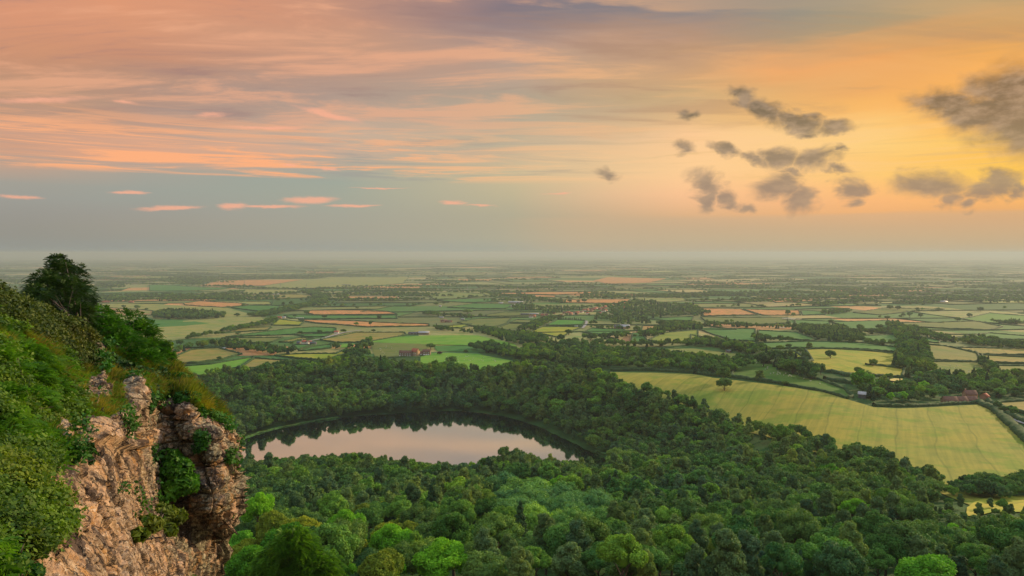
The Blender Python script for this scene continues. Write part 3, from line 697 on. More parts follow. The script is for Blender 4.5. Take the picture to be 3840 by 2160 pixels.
def tube(pts, rad, nseg=6):
    pts = np.array(pts, float); V = []; F = []
    for i, p in enumerate(pts):
        d = pts[min(i+1, len(pts)-1)]-pts[max(i-1, 0)]; d /= max(np.linalg.norm(d), 1e-6); a = np.cross(d, [0.31, .9, .17]); a /= np.linalg.norm(a); b = np.cross(d, a)
        for k in range(nseg): t = 2*pi*k/nseg; V.append(p+(a*cos(t)+b*sin(t))*rad[i])
    for i in range(len(pts)-1):
        for k in range(nseg): F.append((i*nseg+k, i*nseg+(k+1) % nseg, (i+1)*nseg+(k+1) % nseg, (i+1)*nseg+k))
    return np.array(V), np.array(F)
def trunk_geo(seed, H=8., rad=.35, R=4., limbs=5, seg=6):
    r = np.random.default_rng(seed); Vs = []; Fs = []; n = 0
    top = np.array([r.normal(0, .3), r.normal(0, .3), H]); L = [([(0, 0, -1.5), (0, 0, H*.3), top*.65, top], [rad*1.3, rad, rad*.6, rad*.15])]
    for k in range(limbs):
        a = 2*pi*k/limbs+r.uniform(-.4, .4); z0 = H*r.uniform(.28, .55); e = np.array([cos(a)*R*.65, sin(a)*R*.65, z0+H*r.uniform(.2, .45)])
        s = np.array([0, 0, z0]); m = (s+e)/2+np.array([0, 0, .5]); L.append(([s, m, e], [rad*.5, rad*.3, rad*.08]))
    for p, q in L:
        v, f = tube(p, q, seg); Vs.append(v); Fs.append(f+n); n += len(v)
    return np.concatenate(Vs), np.concatenate(Fs)
# kinds: shape, R, H, base, clumps, material, label words
KIND = {
 'oak': ('dome', 5.2, 9.0, 2.6, 30, M_oak), 'ash': ('dome', 4.6, 9.6, 3.0, 22, M_ash), 'birch': ('tall', 3.7, 11.5, 2.2, 26, M_birch),
 'lime': ('dome', 4.8, 9.5, 2.0, 26, M_bright), 'willow': ('dome', 5.2, 8.2, 2.0, 44, M_willow), 'conifer': ('cone', 3.0, 13.0, 1.0, 26, M_conif),
 'golden': ('dome', 4.4, 8.4, 2.4, 24, M_golden)}
CM = {}; TM = {}
for kn, (sh, R, H, b, nc, m) in KIND.items():
    for v in range(3 if kn in ('oak', 'ash', 'birch') else 1):
        for lod, (nl, lf, q) in {'hi': (15000, .27, 1), 'mid': (3800, .5, 1), 'lo': (650, 1.05, .6)}.items():
            V, F, F3 = crown_geo(hash_ := (sum(map(ord, kn))*7+v*13), R, H, b, int(nc*q) if lod == 'lo' else nc, nl, lf, sh)
            CM[kn, v, lod] = mesh_np('crown', V, [F, F3], m)
    V, F = trunk_geo(5, b+H*.62, .32, R); TM[kn] = mesh_np('trunk', V, F, M_bark)
NV = {k: (3 if k in ('oak', 'ash', 'birch') else 1) for k in KIND}
def make_tree(kn, loc, s, sz, rz, lod, label, group=None, name=None, cat='tree', mat=None, sxy=None):
    e = bpy.data.objects.new(name or (kn+'_tree'), None); COL.objects.link(e); e.location = loc; e.rotation_euler = (random.gauss(0, .04), random.gauss(0, .04), rz); e.scale = (s*(sxy or 1), s*(sxy or 1), s*sz)
    tag(e, label, cat, group)
    c = obj('crown', CM[kn, random.randrange(NV[kn]), lod], e); obj('trunk', TM[kn], e)
    if mat: c.data = c.data.copy(); c.data.materials.clear(); c.data.materials.append(mat)
    return e
# geometry-node scatter (only for the masses nobody could count)
PROTO = {}
def proto(kn, v, lod):
    k = (kn, v, lod)
    if k not in PROTO: PROTO[k] = bpy.data.objects.new('tree_of_the_wood', CM[k])
    return PROTO[k]
def scatter(name, label, pts, kinds, lod):
    """pts rows: x,y,z,scale,zscale,rot,kindindex"""
    pts = np.asarray(pts, float); me = bpy.data.meshes.new(name); me.vertices.add(len(pts)); me.vertices.foreach_set('co', pts[:, :3].astype(np.float32).ravel())
    a = me.attributes.new('scl', 'FLOAT_VECTOR', 'POINT'); a.data.foreach_set('vector', np.stack([pts[:, 3], pts[:, 3], pts[:, 3]*pts[:, 4]], 1).astype(np.float32).ravel())
    a = me.attributes.new('rot', 'FLOAT_VECTOR', 'POINT'); z = np.zeros(len(pts)); a.data.foreach_set('vector', np.stack([rng.normal(0, .07, len(z)), rng.normal(0, .07, len(z)), pts[:, 5]], 1).astype(np.float32).ravel())
    a = me.attributes.new('knd', 'INT', 'POINT'); a.data.foreach_set('value', pts[:, 6].astype(np.int32))
    o = obj(name, me); md = o.modifiers.new('scatter', 'NODES'); gt = bpy.data.node_groups.new('scatter', 'GeometryNodeTree'); md.node_group = gt
    gt.interface.new_socket('Geometry', in_out='INPUT', socket_type='NodeSocketGeometry'); gt.interface.new_socket('Geometry', in_out='OUTPUT', socket_type='NodeSocketGeometry')
    N = gt.nodes; L = gt.links; gi = N.new('NodeGroupInput'); go = N.new('NodeGroupOutput'); j = N.new('GeometryNodeJoinGeometry')
    def attr(nm, typ):
        q = N.new('GeometryNodeInputNamedAttribute'); q.data_type = typ; q.inputs[0].default_value = nm; return q.outputs[0]
    sc_, ro, kd = attr('scl', 'FLOAT_VECTOR'), attr('rot', 'FLOAT_VECTOR'), attr('knd', 'INT')
    e2r = N.new('FunctionNodeEulerToRotation'); L.new(ro, e2r.inputs[0])
    for i, (kn, v) in enumerate(kinds):
        cmp_ = N.new('FunctionNodeCompare'); cmp_.data_type = 'INT'; cmp_.operation = 'EQUAL'
        si = [s for s in cmp_.inputs if s.type == 'INT']; L.new(kd, si[0]); si[1].default_value = i
        ip = N.new('GeometryNodeInstanceOnPoints'); oi = N.new('GeometryNodeObjectInfo'); oi.inputs['Object'].default_value = proto(kn, v, lod); oi.inputs['As Instance'].default_value = True
        L.new(gi.outputs[0], ip.inputs['Points']); L.new(cmp_.outputs[0], ip.inputs['Selection']); L.new(oi.outputs['Geometry'], ip.inputs['Instance'])
        L.new(e2r.outputs[0], ip.inputs['Rotation']); L.new(sc_, ip.inputs['Scale']); L.new(ip.outputs[0], j.inputs[0])
    L.new(j.outputs[0], go.inputs[0]); tag(o, label, kind='stuff'); return o
KL = [('oak', 0), ('oak', 1), ('oak', 2), ('ash', 0), ('ash', 1), ('ash', 2), ('birch', 0), ('birch', 1), ('birch', 2), ('lime', 0), ('willow', 0), ('conifer', 0), ('golden', 0)]
# ------------------------------------------------------------ the wood between the cliff, the lake and the fields
SKY = [(350,1395),(600,1395),(650,1402),(700,1412),(759,1420),(771,1386),(872,1380),(942,1378),(1008,1361),(1221,1345),(1260,1334),(1400,1338),(1500,1348),(1600,1361),(1670,1351),(1716,1363),(1833,1378),(1868,1369),(1930,1351),(2027,1349),(2143,1382),(2221,1388),(2291,1400),(2361,1433),(2454,1450),(2555,1472),(2663,1478),(2745,1490),(2766,1500),(2919,1538),(2983,1583),(3155,1646),(3320,1685),(3460,1735),(3664,1786),(3840,1805),(4200,1900)]
LOW = [(350,1725),(900,1716),(1050,1712),(1118,1704),(1340,1700),(1431,1710),(1535,1726),(1715,1737),(1800,1730),(1860,1700),(1930,1696),(1983,1706),(2087,1714),(2191,1722),(2266,1729)]
sx, sy = zip(*SKY); lx, ly = zip(*LOW)
glades = [R7([(940,200),(1090,260),(1110,340),(960,420),(940,330)]), R7([(1310,330),(1500,400),(1480,450),(1330,440)]), R3([(560,1370),(700,1330),(830,1290),(880,1370),(760,1440),(600,1440)]),
          R7([(2235,690),(2240,640),(2290,603),(2380,575),(2680,566),(2680,668),(2400,664),(2300,690)]), R7([(1700,880),(1850,900),(1850,935),(1700,930)])]
FEAT = [(1120,1412,150,104,'lime','bright fresh green tree at the bottom edge, left of the middle','hi'),(1530,1392,100,138,'ash','rich green round tree at the bottom edge right of the silvery willows','hi'),
 (2330,1445,170,108,'lime','big bright green tree cut by the bottom edge on the right','hi'),(2155,1282,86,205,'lime','bright green dome standing out of the darker wood on the right','hi'),
 (1409,1022,60,600,'ash','bright green tree in the dark wood right of the lake','mid'),(960,1425,120,98,'golden','yellow green tree at the bottom edge beside the feathery green one','hi'),
 (648,1275,80,150,'lime','light green tree just right of the rock nose','hi'),(690,1330,90,120,'golden','olive yellow tree under the rock nose','hi'),(1190,1395,90,125,'oak','dark oak crown behind the bright bottom tree','hi'),
 (1268,1140,40,455,'oak','tall slim tree standing up against the lake, left of two','mid'),(1302,1146,46,452,'oak','tall tree standing up against the lake, right of two','mid'),
 (1245,1340,130,150,'oak','large domed oak left of the willow stand','hi'),(870,1360,130,128,'oak','dark broad oak behind the feathery green tree','hi'),(1430,1415,110,112,'birch','grey green leafy crown at the bottom, left of the rich green tree','hi'),
 (1835,1375,90,140,'golden','yellowish tree low in the middle right','hi'),(2000,1330,110,150,'oak','dark oak in the lower right wood','hi')]
FW_ = []
for x, y, w, Y, kn, lab, lod in FEAT:
    dx, dy, dz = px_dir(x*K, y*K); X = dx/dy*Y; zc = CAMZ+dz/dy*Y; zg = float(Zf(X, Y)); s = w*K/2/FPX*Y/KIND[kn][1]/1.05
    hc = (KIND[kn][3]+KIND[kn][2]*.55)*s; sz = min(1.35, max(.8, (zc-zg)/hc)); zb = min(zg-.2, zc-hc*sz) if zc-hc*sz < zg+1.5 else zg-.2
    make_tree(kn, (X, Y, zc-hc*sz), s, sz, random.random()*6.28, lod, lab); FW_.append((X, Y, w*K/2/FPX*Y))
wood = []; rw = np.random.default_rng(4)
step = 6.2
for yy in np.arange(100, 1010, step):
    for xx_ in np.arange(-.9*yy, .98*yy, step):
        X = xx_+rw.uniform(-.45, .45)*step; Y = yy+rw.uniform(-.45, .45)*step
        wood.append((X, Y, rw.random(), rw.random(), rw.random(), rw.random()))
wood = np.array(wood); Z = Zf(wood[:, 0], wood[:, 1]); gx, gy = proj(wood[:, 0], wood[:, 1], Z)
sca = (.60+.60*wood[:, 2]**1.6)*np.interp(wood[:, 1], [100, 220, 330], [.80, .88, 1.])
tx, ty = proj(wood[:, 0], wood[:, 1], Z+12*sca)
ok = (gx > 100) & (gx < 4250) & (ty > np.interp(tx, sx, sy)) & (Z > -2.2)
sca = np.where((wood[:, 1] < 262) & (gx > 3480) & (ty < 1925), sca*.42, sca); strip = (gx > 3540) & (gy < 1900) & (wood[:, 1] > 250) & (wood[:, 1] < 335); sca = np.where(strip, sca*.6, sca); sca = np.where((wood[:, 1] > 560), sca*1.14, sca)
ok &= ~((wood[:, 1] < 500) & (ty < np.interp(tx, lx, ly)) & (tx < 2290) & (wood[:, 1] > 250))
ok &= poly_dist(wood[:, 0], wood[:, 1], LAKE) > .5; ok &= ~in_poly(wood[:, 0], wood[:, 1], LAKE)
ok &= ~((wood[:, 1] < 130) & (gx < 900))
for gp in glades: ok &= ~(in_poly(gx, gy, gp) & (wood[:, 3] > .12))
vis = in_fields_px(gx, gy) & (wood[:, 1] > 430)
# trees standing inside a field polygon only where the photograph has crowns over it
ok &= ~vis
for X_, Y_, r_ in FW_: ok &= np.hypot(wood[:, 0]-X_, wood[:, 1]-Y_) > r_*1.15+1.5
# nothing of the wood may hide a featured crown from the cliff
for X_, Y_, r_ in FW_: ok &= ~((np.abs(wood[:, 0]/wood[:, 1]-X_/Y_)*Y_ < r_) & (wood[:, 1] < Y_) & (wood[:, 1] > Y_-3.2*r_-4) & (Y_ < 250))
wood = wood[ok]; Z = np.maximum(Z[ok], .25); sca = sca[ok]; gx = gx[ok]; gy = gy[ok]
zn = vnoise(np.stack([wood[:, 0]/45, wood[:, 1]/45, Z*0], -1), 2); zn2 = vnoise(np.stack([wood[:, 0]/70, wood[:, 1]/70, Z*0+9], -1), 5)
rk = wood[:, 4]+.35*zn
def pick_kind(i):
    k = rk[i]; Y = wood[i, 1]; v = int(wood[i, 5]*2.999)
    wl = in_poly(gx[i], gy[i], R7([(-560,560),(-300,560),(60,700),(150,860),(0,980),(-350,900),(-600,760)]))
    if wl: return KL.index(('willow', 0))
    if Y < 190 and gx[i] < 1550 and k > .5: return KL.index(('lime', 0)) if wood[i, 3] < .55 else KL.index(('golden', 0))  # brighter leaf kinds put the near left corner's stronger light into colour
    if k < .3: return v
    if k < .52: return 3+v
    if k < .93: return 6+v
    if k < .96 and Y < 420: return KL.index(('lime', 0)) if wood[i, 3] < .4 else KL.index(('golden', 0))
    if k > 1.12: return KL.index(('conifer', 0))
    return 3+v
ki = np.array([pick_kind(i) for i in range(len(wood))])
dist = np.hypot(wood[:, 0], wood[:, 1]); inframe = (gx > -50) & (gx < 3900) & (gy < 2700) & (gx > 800)
size = sca/dist*inframe; order = np.argsort(-size); IND = 215
adj = {'oak': 'round dark green oak', 'ash': 'full mid green ash', 'birch': 'loose grey green birch', 'lime': 'bright leafy tree', 'willow': 'silvery blue green willow', 'conifer': 'narrow dark conifer', 'golden': 'yellow green maple'}
MARK = ['the bright tree at the bottom edge', 'the rich green bottom tree', 'the big cut off bright tree', 'the bright dome in the dark wood', 'the bright lakeside tree', 'the yellow green bottom tree', 'the light tree by the nose', 'the olive tree under the nose', 'the dark bottom oak', 'the left lakeside tall tree', 'the right lakeside tall tree', 'the large domed oak', 'the dark broad bottom oak', 'the grey green bottom crown', 'the yellowish middle tree', 'the dark lower right oak']
iset = set(order[:IND].tolist()); cnt = {}; ORD = ['nearest', 'second', 'third', 'fourth', 'fifth', 'sixth', 'seventh', 'eighth', 'ninth', 'tenth', 'eleventh', 'twelfth', 'thirteenth', 'fourteenth', 'fifteenth']
near_ = sorted(((min((math.hypot(wood[i, 0]-f[0], wood[i, 1]-f[1]), j) for j, f in enumerate(FW_)), i) for i in order[:IND].tolist()))
for (dm_, j), i in near_:
    kn = KL[ki[i]][0]; x, y, z = wood[i, 0], wood[i, 1], Z[i]; f = FW_[j]; du_ = (x/y-f[0]/f[1])*y; dv_ = y-f[1]
    rel = ('to the right of' if du_ > 0 else 'to the left of') if abs(du_) > abs(dv_) else ('behind' if dv_ > 0 else 'in front of')
    key = (kn, j, rel); n = cnt.get(key, 0); cnt[key] = n+1
    make_tree(kn, (x, y, z-.3), sca[i], .9+.25*wood[i, 5], wood[i, 3]*6.28, 'hi' if dist[i] < 260 else 'mid', adj[kn]+', '+(ORD[n] if n < 15 else 'farthest')+' '+rel+' '+MARK[j], 'trees of the wood below the cliff')
rest = [i for i in range(len(wood)) if i not in iset]
nearr = [i for i in rest if dist[i] < 520]; farr = [i for i in rest if dist[i] >= 520]
def rows(ii): return [(wood[i, 0], wood[i, 1], Z[i]-.3, sca[i], .9+.25*wood[i, 5], wood[i, 3]*6.28, ki[i]) for i in ii]
scatter('woodland', 'dense mixed woodland of the lower slope around the near side of the lake', rows(nearr), KL, 'mid')
scatter('woodland', 'darker woodland ringing the far shore of the lake up to the fields', rows(farr), KL, 'mid')
print('wood trees', len(wood))
# ------------------------------------------------------------ woods, copses and tree belts out in the fields
def belt(px, s_step, w, smin, smax, ymin=500):
    P = [np.array(place(*q, ymin)[:2]) for q in px]; out = []
    for a, b in zip(P, P[1:]):
        L = np.linalg.norm(b-a); T = (b-a)/max(L, 1e-6); N = np.array([-T[1], T[0]]); k = 0
        while k < L:
            for _ in range(max(1, int(w/7))):
                q = a+T*(k+random.uniform(-.5, .5)*s_step)+N*random.uniform(-.5, .5)*w; out.append((q[0], q[1], random.uniform(smin, smax)))
            k += s_step
    return out
def fill(px, step, smin, smax, ymin=500):
    P = [place(*q, ymin)[:2] for q in px]; A = np.array(P); x0, y0 = A.min(0); x1, y1 = A.max(0)
    gx_, gy_ = np.meshgrid(np.arange(x0, x1+step, step), np.arange(y0, y1+step, step)); gx_ = gx_.ravel(); gy_ = gy_.ravel()
    gx_ = gx_+rng.uniform(-.45, .45, len(gx_))*step; gy_ = gy_+rng.uniform(-.45, .45, len(gy_))*step
    k = in_poly(gx_, gy_, P); return [(a, b, random.uniform(smin, smax)) for a, b in zip(gx_[k], gy_[k])]
def rows2(L, mix):
    L = np.array(L); z = Zf(L[:, 0], L[:, 1])-.3
    return [(a, b, c, s*.82, random.uniform(.85, 1.15), random.random()*6.28, random.choice(mix)) for (a, b, s), c in zip(L, z)]
OAKS = [0, 1, 2]; MIXD = [0, 1, 2, 3, 4, 5, 6, 11]
WOODS = [
 ('low bushy belt between the great hay field and the small curved one', [(a, b, s*.55) for a, b, s in belt(R7([(2200,560),(2300,575),(2420,548),(2576,540),(2800,545)]), 2.2, 22, 1., 1.5, 200)], [0, 1, 2, 3]),
 ('oval plantation of dark trees standing in the pale hay meadow', fill([(576,1183),(620,1174),(700,1174),(780,1180),(844,1187),(840,1195),(760,1201),(640,1201),(578,1198)], 12, 1.5, 1.9), OAKS+[11]),
 ('winding stream wood running down past the orange strips', belt(R3([(1540,238),(1420,245),(1560,300),(1530,355),(1400,390),(1320,400),(1220,430),(1100,450),(1000,480),(930,492)]), 9, 60, 1., 1.5), OAKS+[3]),
 ('wooded spur below the stream wood', belt(R3([(1080,520),(1060,555),(960,575),(850,595),(740,615),(640,640)]), 9, 26, .9, 1.3), OAKS+[3]),
 ('row of oaks reaching out over the pale hay meadow', belt(R3([(600,662),(560,665),(480,672),(390,680),(350,692),(280,712)]), 12, 14, .8, 1.3), OAKS),
 ('dark wood strip above the ochre hay field', fill(R3([(120,840),(300,775),(520,750),(700,745),(1000,800),(1300,835),(1335,862),(1060,862),(960,850),(800,830),(640,792),(560,786),(300,806),(140,868)]), 11, .9, 1.35), MIXD),
 ('oak clump left of the red roofed farm', fill(R3([(1940,800),(2020,760),(2060,812),(1960,815)])+[], 9, 1.1, 1.6)+fill(R3([(1800,850),(1900,815),(1990,850),(2060,880),(1950,895),(1800,890)]), 10, .9, 1.4), MIXD),
 ('thin belt climbing to the oak clump', belt(R3([(1740,800),(1830,790),(1900,780),(1950,775)]), 9, 10, .6, 1.), OAKS),
 ('wood curling over the domed bright green field', belt(R4([(520,618),(560,630),(640,650),(740,680),(820,705),(900,740),(930,760)]), 8, 40, .8, 1.25), MIXD),
 ('wood below the domed field', belt(R4([(520,790),(600,810),(700,830),(820,850),(900,880),(1000,890),(1150,905),(1240,920)]), 8, 44, .9, 1.35), MIXD),
 ('broad wood in the valley centre', fill(R4([(950,790),(1100,790),(1300,770),(1500,760),(1680,790),(1760,850),(1900,900),(2130,960),(2100,1000),(1700,1000),(1400,990),(1240,930),(1150,890),(960,850)]), 9.5, .9, 1.4), MIXD),
 ('right arm of the valley wood', belt(R4([(1700,760),(1800,765),(1900,775),(2000,775),(2150,770),(2300,772),(2450,770),(2576,765)])+R5([(60,590),(200,610),(280,640)]), 9, 24, .8, 1.3), MIXD),
 ('wood between the sheep meadow and the great hay field', belt(R4([(1750,840),(1900,850),(2050,880),(2200,890),(2350,895),(2500,900)])+R5([(100,760),(220,760),(320,800),(240,830)]), 9, 40, .8, 1.3), MIXD),
 ('dark trees filling the head of the hay field hedge', fill(R4([(2130,960),(2250,930),(2400,940),(2576,940)])+R5([(180,790),(330,810),(340,850),(100,850)])+R4([(2400,1015),(2150,1008)]), 9, .8, 1.25), MIXD),
 ('great dark wood right of the village', fill(R4([(1740,395),(1900,360),(2000,340),(2150,345),(2300,370),(2450,380),(2576,370)])+R5([(70,360),(70,385),(0,400)])+R4([(2560,470),(2400,490),(2150,510),(2140,560),(1900,560),(1600,520),(1650,480),(1800,470)]), 19, 1.1, 1.6, 900), OAKS+[3, 11]),
 ('trees behind the village', fill(R4([(830,400),(900,370),(1000,380),(1130,400),(1300,400),(1560,400),(1740,375),(1780,385),(1560,415),(1300,440),(1250,470),(1160,470),(1100,440),(960,435),(840,432)]), 17, .9, 1.4, 900), MIXD),
 ('tree belt down to the rectangular green field', belt(R4([(1260,500),(1150,525),(1080,560),(1020,590),(960,620)]), 8, 40, .8, 1.2), MIXD),
 ('tall hedge of conifers above the rectangular green field', belt(R4([(1260,515),(1400,518),(1500,520)]), 6, 8, .7, .9), [11]),
 ('trees round the small yellow field', belt(R4([(80,600),(150,610),(210,625)]), 8, 22, .8, 1.1)+belt(R4([(330,640),(420,645),(520,640)]), 8, 16, .7, 1.1), MIXD),
 ('clump at the left centre farms', belt(R4([(0,455),(40,470),(120,480),(250,480),(440,500)]), 14, 30, .9, 1.4), MIXD),
 ('trees above the centre barns', belt(R4([(530,262),(620,262),(680,280),(760,285),(900,290),(1000,310),(1100,320),(1250,345),(1320,358)]), 17, 40, .9, 1.4), MIXD),
 ('trees round the pale field corner', belt(R4([(840,655),(940,665),(1000,690),(1080,730),(1160,750)]), 9, 34, .8, 1.2), MIXD),
 ('dark clump before the smooth green field', belt(R4([(1540,710),(1640,705),(1760,700),(1850,690),(1910,670)]), 9, 26, .8, 1.3), MIXD),
 ('trees by the grey barns', belt(R4([(1590,592),(1700,605),(1850,605),(1950,610)]), 11, 18, .7, 1.1), MIXD),
 ('trees behind the green field on the right centre', belt(R4([(2300,560),(2400,600),(2250,640),(2150,670),(2100,690)]), 11, 40, .8, 1.3)+belt(R4([(2450,560),(2576,620)]), 11, 40, .9, 1.3), MIXD),
 ('wood at the foot of the green pasture', belt(R5([(0,470),(150,460),(300,465),(420,475),(600,480),(750,485)]), 10, 30, .8, 1.3), MIXD),
 ('dark spinney in the middle of the right hand fields', fill(R5([(760,490),(850,475),(1000,480),(1150,480),(1250,520),(1320,560),(1310,600),(1100,595),(950,570)]), 11, .9, 1.35), OAKS+[11]),
 ('spinney tail running right', belt(R5([(1280,520),(1350,525),(1480,520),(1560,505)]), 10, 22, .8, 1.3), MIXD),
 ('tree belt running down to the roadside farm', belt(R5([(1560,460),(1600,500),(1640,550),(1700,600),(1700,660),(1700,730),(1690,790),(1720,830)]), 8, 34, .9, 1.5), MIXD),
 ('belt across the right hand fields', belt(R5([(1660,480),(1800,530),(1900,570),(2050,590),(2200,610),(2400,620),(2600,620)]), 11, 34, .8, 1.2), MIXD),
 ('wood before the right edge', fill(R5([(2080,570),(2300,570),(2400,600),(2640,600),(2640,655),(2300,640),(2150,610)]), 11, .8, 1.2), MIXD),
 ('trees of the spinney paddock', belt(R5([(1350,610),(1450,615),(1600,620)]), 9, 20, .8, 1.2), MIXD),
 ('row under the green fields on the right', belt(R5([(490,560),(540,585),(620,580),(760,590)]), 9, 18, .8, 1.2), MIXD),
 ('dark wood along the sheep meadow', belt(R5([(0,620),(120,625),(250,630),(330,650),(420,660),(500,690)]), 8, 30, .9, 1.3), MIXD),
 ('belt of oaks along the top of the sheep pasture', belt(R5([(520,760),(560,740),(640,740),(700,760),(780,820),(850,860),(940,870)]), 8, 24, .9, 1.6), MIXD),
 ('mixed garden trees left of the roadside farm', fill(R5([(1240,900),(1330,880),(1420,900),(1500,960),(1600,950),(1700,960),(1850,990),(1940,1010),(1930,1040),(1850,1060),(1600,1070),(1350,1050),(1250,980)]), 9, .7, 1.35, 450), MIXD+[9, 10]),
 ('tall trees behind the roadside farm', fill(R5([(1680,900),(1750,880),(1900,890),(2050,900),(2300,910),(2420,900),(2640,960),(2640,1020),(2400,1030),(2230,1020),(2180,1000),(1960,1005),(1800,960)]), 9, .8, 1.35, 450), MIXD+[10]),
 ('belt behind the ponds to the right edge', belt(R5([(1690,870),(1800,880),(1950,890),(2100,900),(2250,905),(2400,890)]), 8, 26, .9, 1.4), MIXD),
 ('trees along the lane at the right edge', belt(R5([(2390,1110),(2440,1150),(2500,1170),(2560,1190)]), 9, 8, .6, .8), MIXD),
 ('far plantation on the left', fill(R1([(960,445),(1240,430),(1260,485),(960,492)]), 30, 1.4, 1.8, 1500), OAKS+[11]),
 ('long dark far wood', fill(R3([(0,120),(200,105),(700,100),(1300,95),(1700,95),(1500,122),(900,128),(560,125),(380,185),(200,175),(0,150)]), 38, 1.4, 2., 1500), OAKS),
 ('far belt under the orange field', belt(R3([(400,190),(600,195),(720,205),(800,200),(1000,215),(1150,222),(1400,220)]), 26, 30, 1., 1.5, 1500), MIXD),
 ('belt across the left distance', belt(R3([(0,330),(150,335),(300,325),(420,320),(600,310),(800,330)]), 16, 40, .9, 1.4, 1200), MIXD),
 ('belt of the upper left distance', belt(R3([(500,290),(620,275),(720,250),(800,245)]), 18, 60, .9, 1.4, 1200), MIXD),
 ('far belt under the second orange field', belt(R3([(1550,215),(1700,218),(1900,215),(2100,220),(2300,225),(2576,235)]), 24, 36, 1., 1.5, 1500), MIXD),
 ('line of trees before the pair of orange fields', belt(R5([(0,350),(60,372)]), 12, 60, 1., 1.4, 900), MIXD),
 ('copses in the right distance', belt(R5([(920,300),(1000,305),(1100,290),(1200,280),(1400,270)]), 20, 50, 1., 1.5, 1200)+belt(R5([(1040,370),(1120,360),(1180,350)]), 14, 50, 1., 1.4, 1000), MIXD),
 ('dark line of copses far right', belt(R5([(1600,290),(1700,295),(1800,290),(1950,240),(2100,245),(2300,280)]), 24, 60, 1., 1.5, 1200)+belt(R5([(1500,215),(1800,225),(2000,240)]), 24, 60, 1., 1.5, 1500), MIXD),
 ('trees round the right hand barn', belt(R5([(2370,440),(2450,450),(2530,440)]), 12, 30, .9, 1.3, 900), MIXD),
 ('trees right of the tan field', belt(R5([(2240,745),(2280,790),(2320,830),(2400,850),(2500,860),(2600,850)]), 9, 14, .7, 1.1), MIXD),
]
for lab, L, mix in WOODS:
    if not L: continue
    Ym = np.mean([p[1] for p in L]); scatter('copse', lab, rows2(L, mix), KL, 'mid' if Ym < 1500 else 'lo')
print('copse trees', sum(len(L) for _, L, _ in WOODS))
# random trees, copses and woods of the far plain
ft = [(x, y, random.uniform(.8, 1.6)) for x, y in far_tree_pts if y > 1500]
qx, qy = proj(*(lambda A: (A[:, 0], A[:, 1], Zf(A[:, 0], A[:, 1])))(np.array(ft))); inf = in_fields_px(qx, qy); ft = [p for p, b in zip(ft, inf) if not b]
for _ in range(420):
    Y = math.exp(random.uniform(math.log(2600), math.log(19000))); X = random.uniform(-.8, .8)*Y; a, b = random.uniform(50, 240)*(1+Y/9000), random.uniform(25, 70)*(1+Y/9000)
    gx_, gy_ = proj(X, Y, float(Zf(X, Y)))
    if in_fields_px(gx_, gy_): continue
    for _ in range(int(min(260, a*b/150*(.8 if Y < 8000 else .45)))):
        t_ = random.random()*6.28; q = math.sqrt(random.random()); ft.append((X+a*q*cos(t_), Y+b*q*sin(t_), random.uniform(1.1, 1.7)*(1 if Y < 8000 else 1.4)))
scatter('far_trees', 'countless hedgerow trees and small woods of the far plain', rows2(ft, OAKS+[3]), KL, 'lo'); print('far', len(ft))
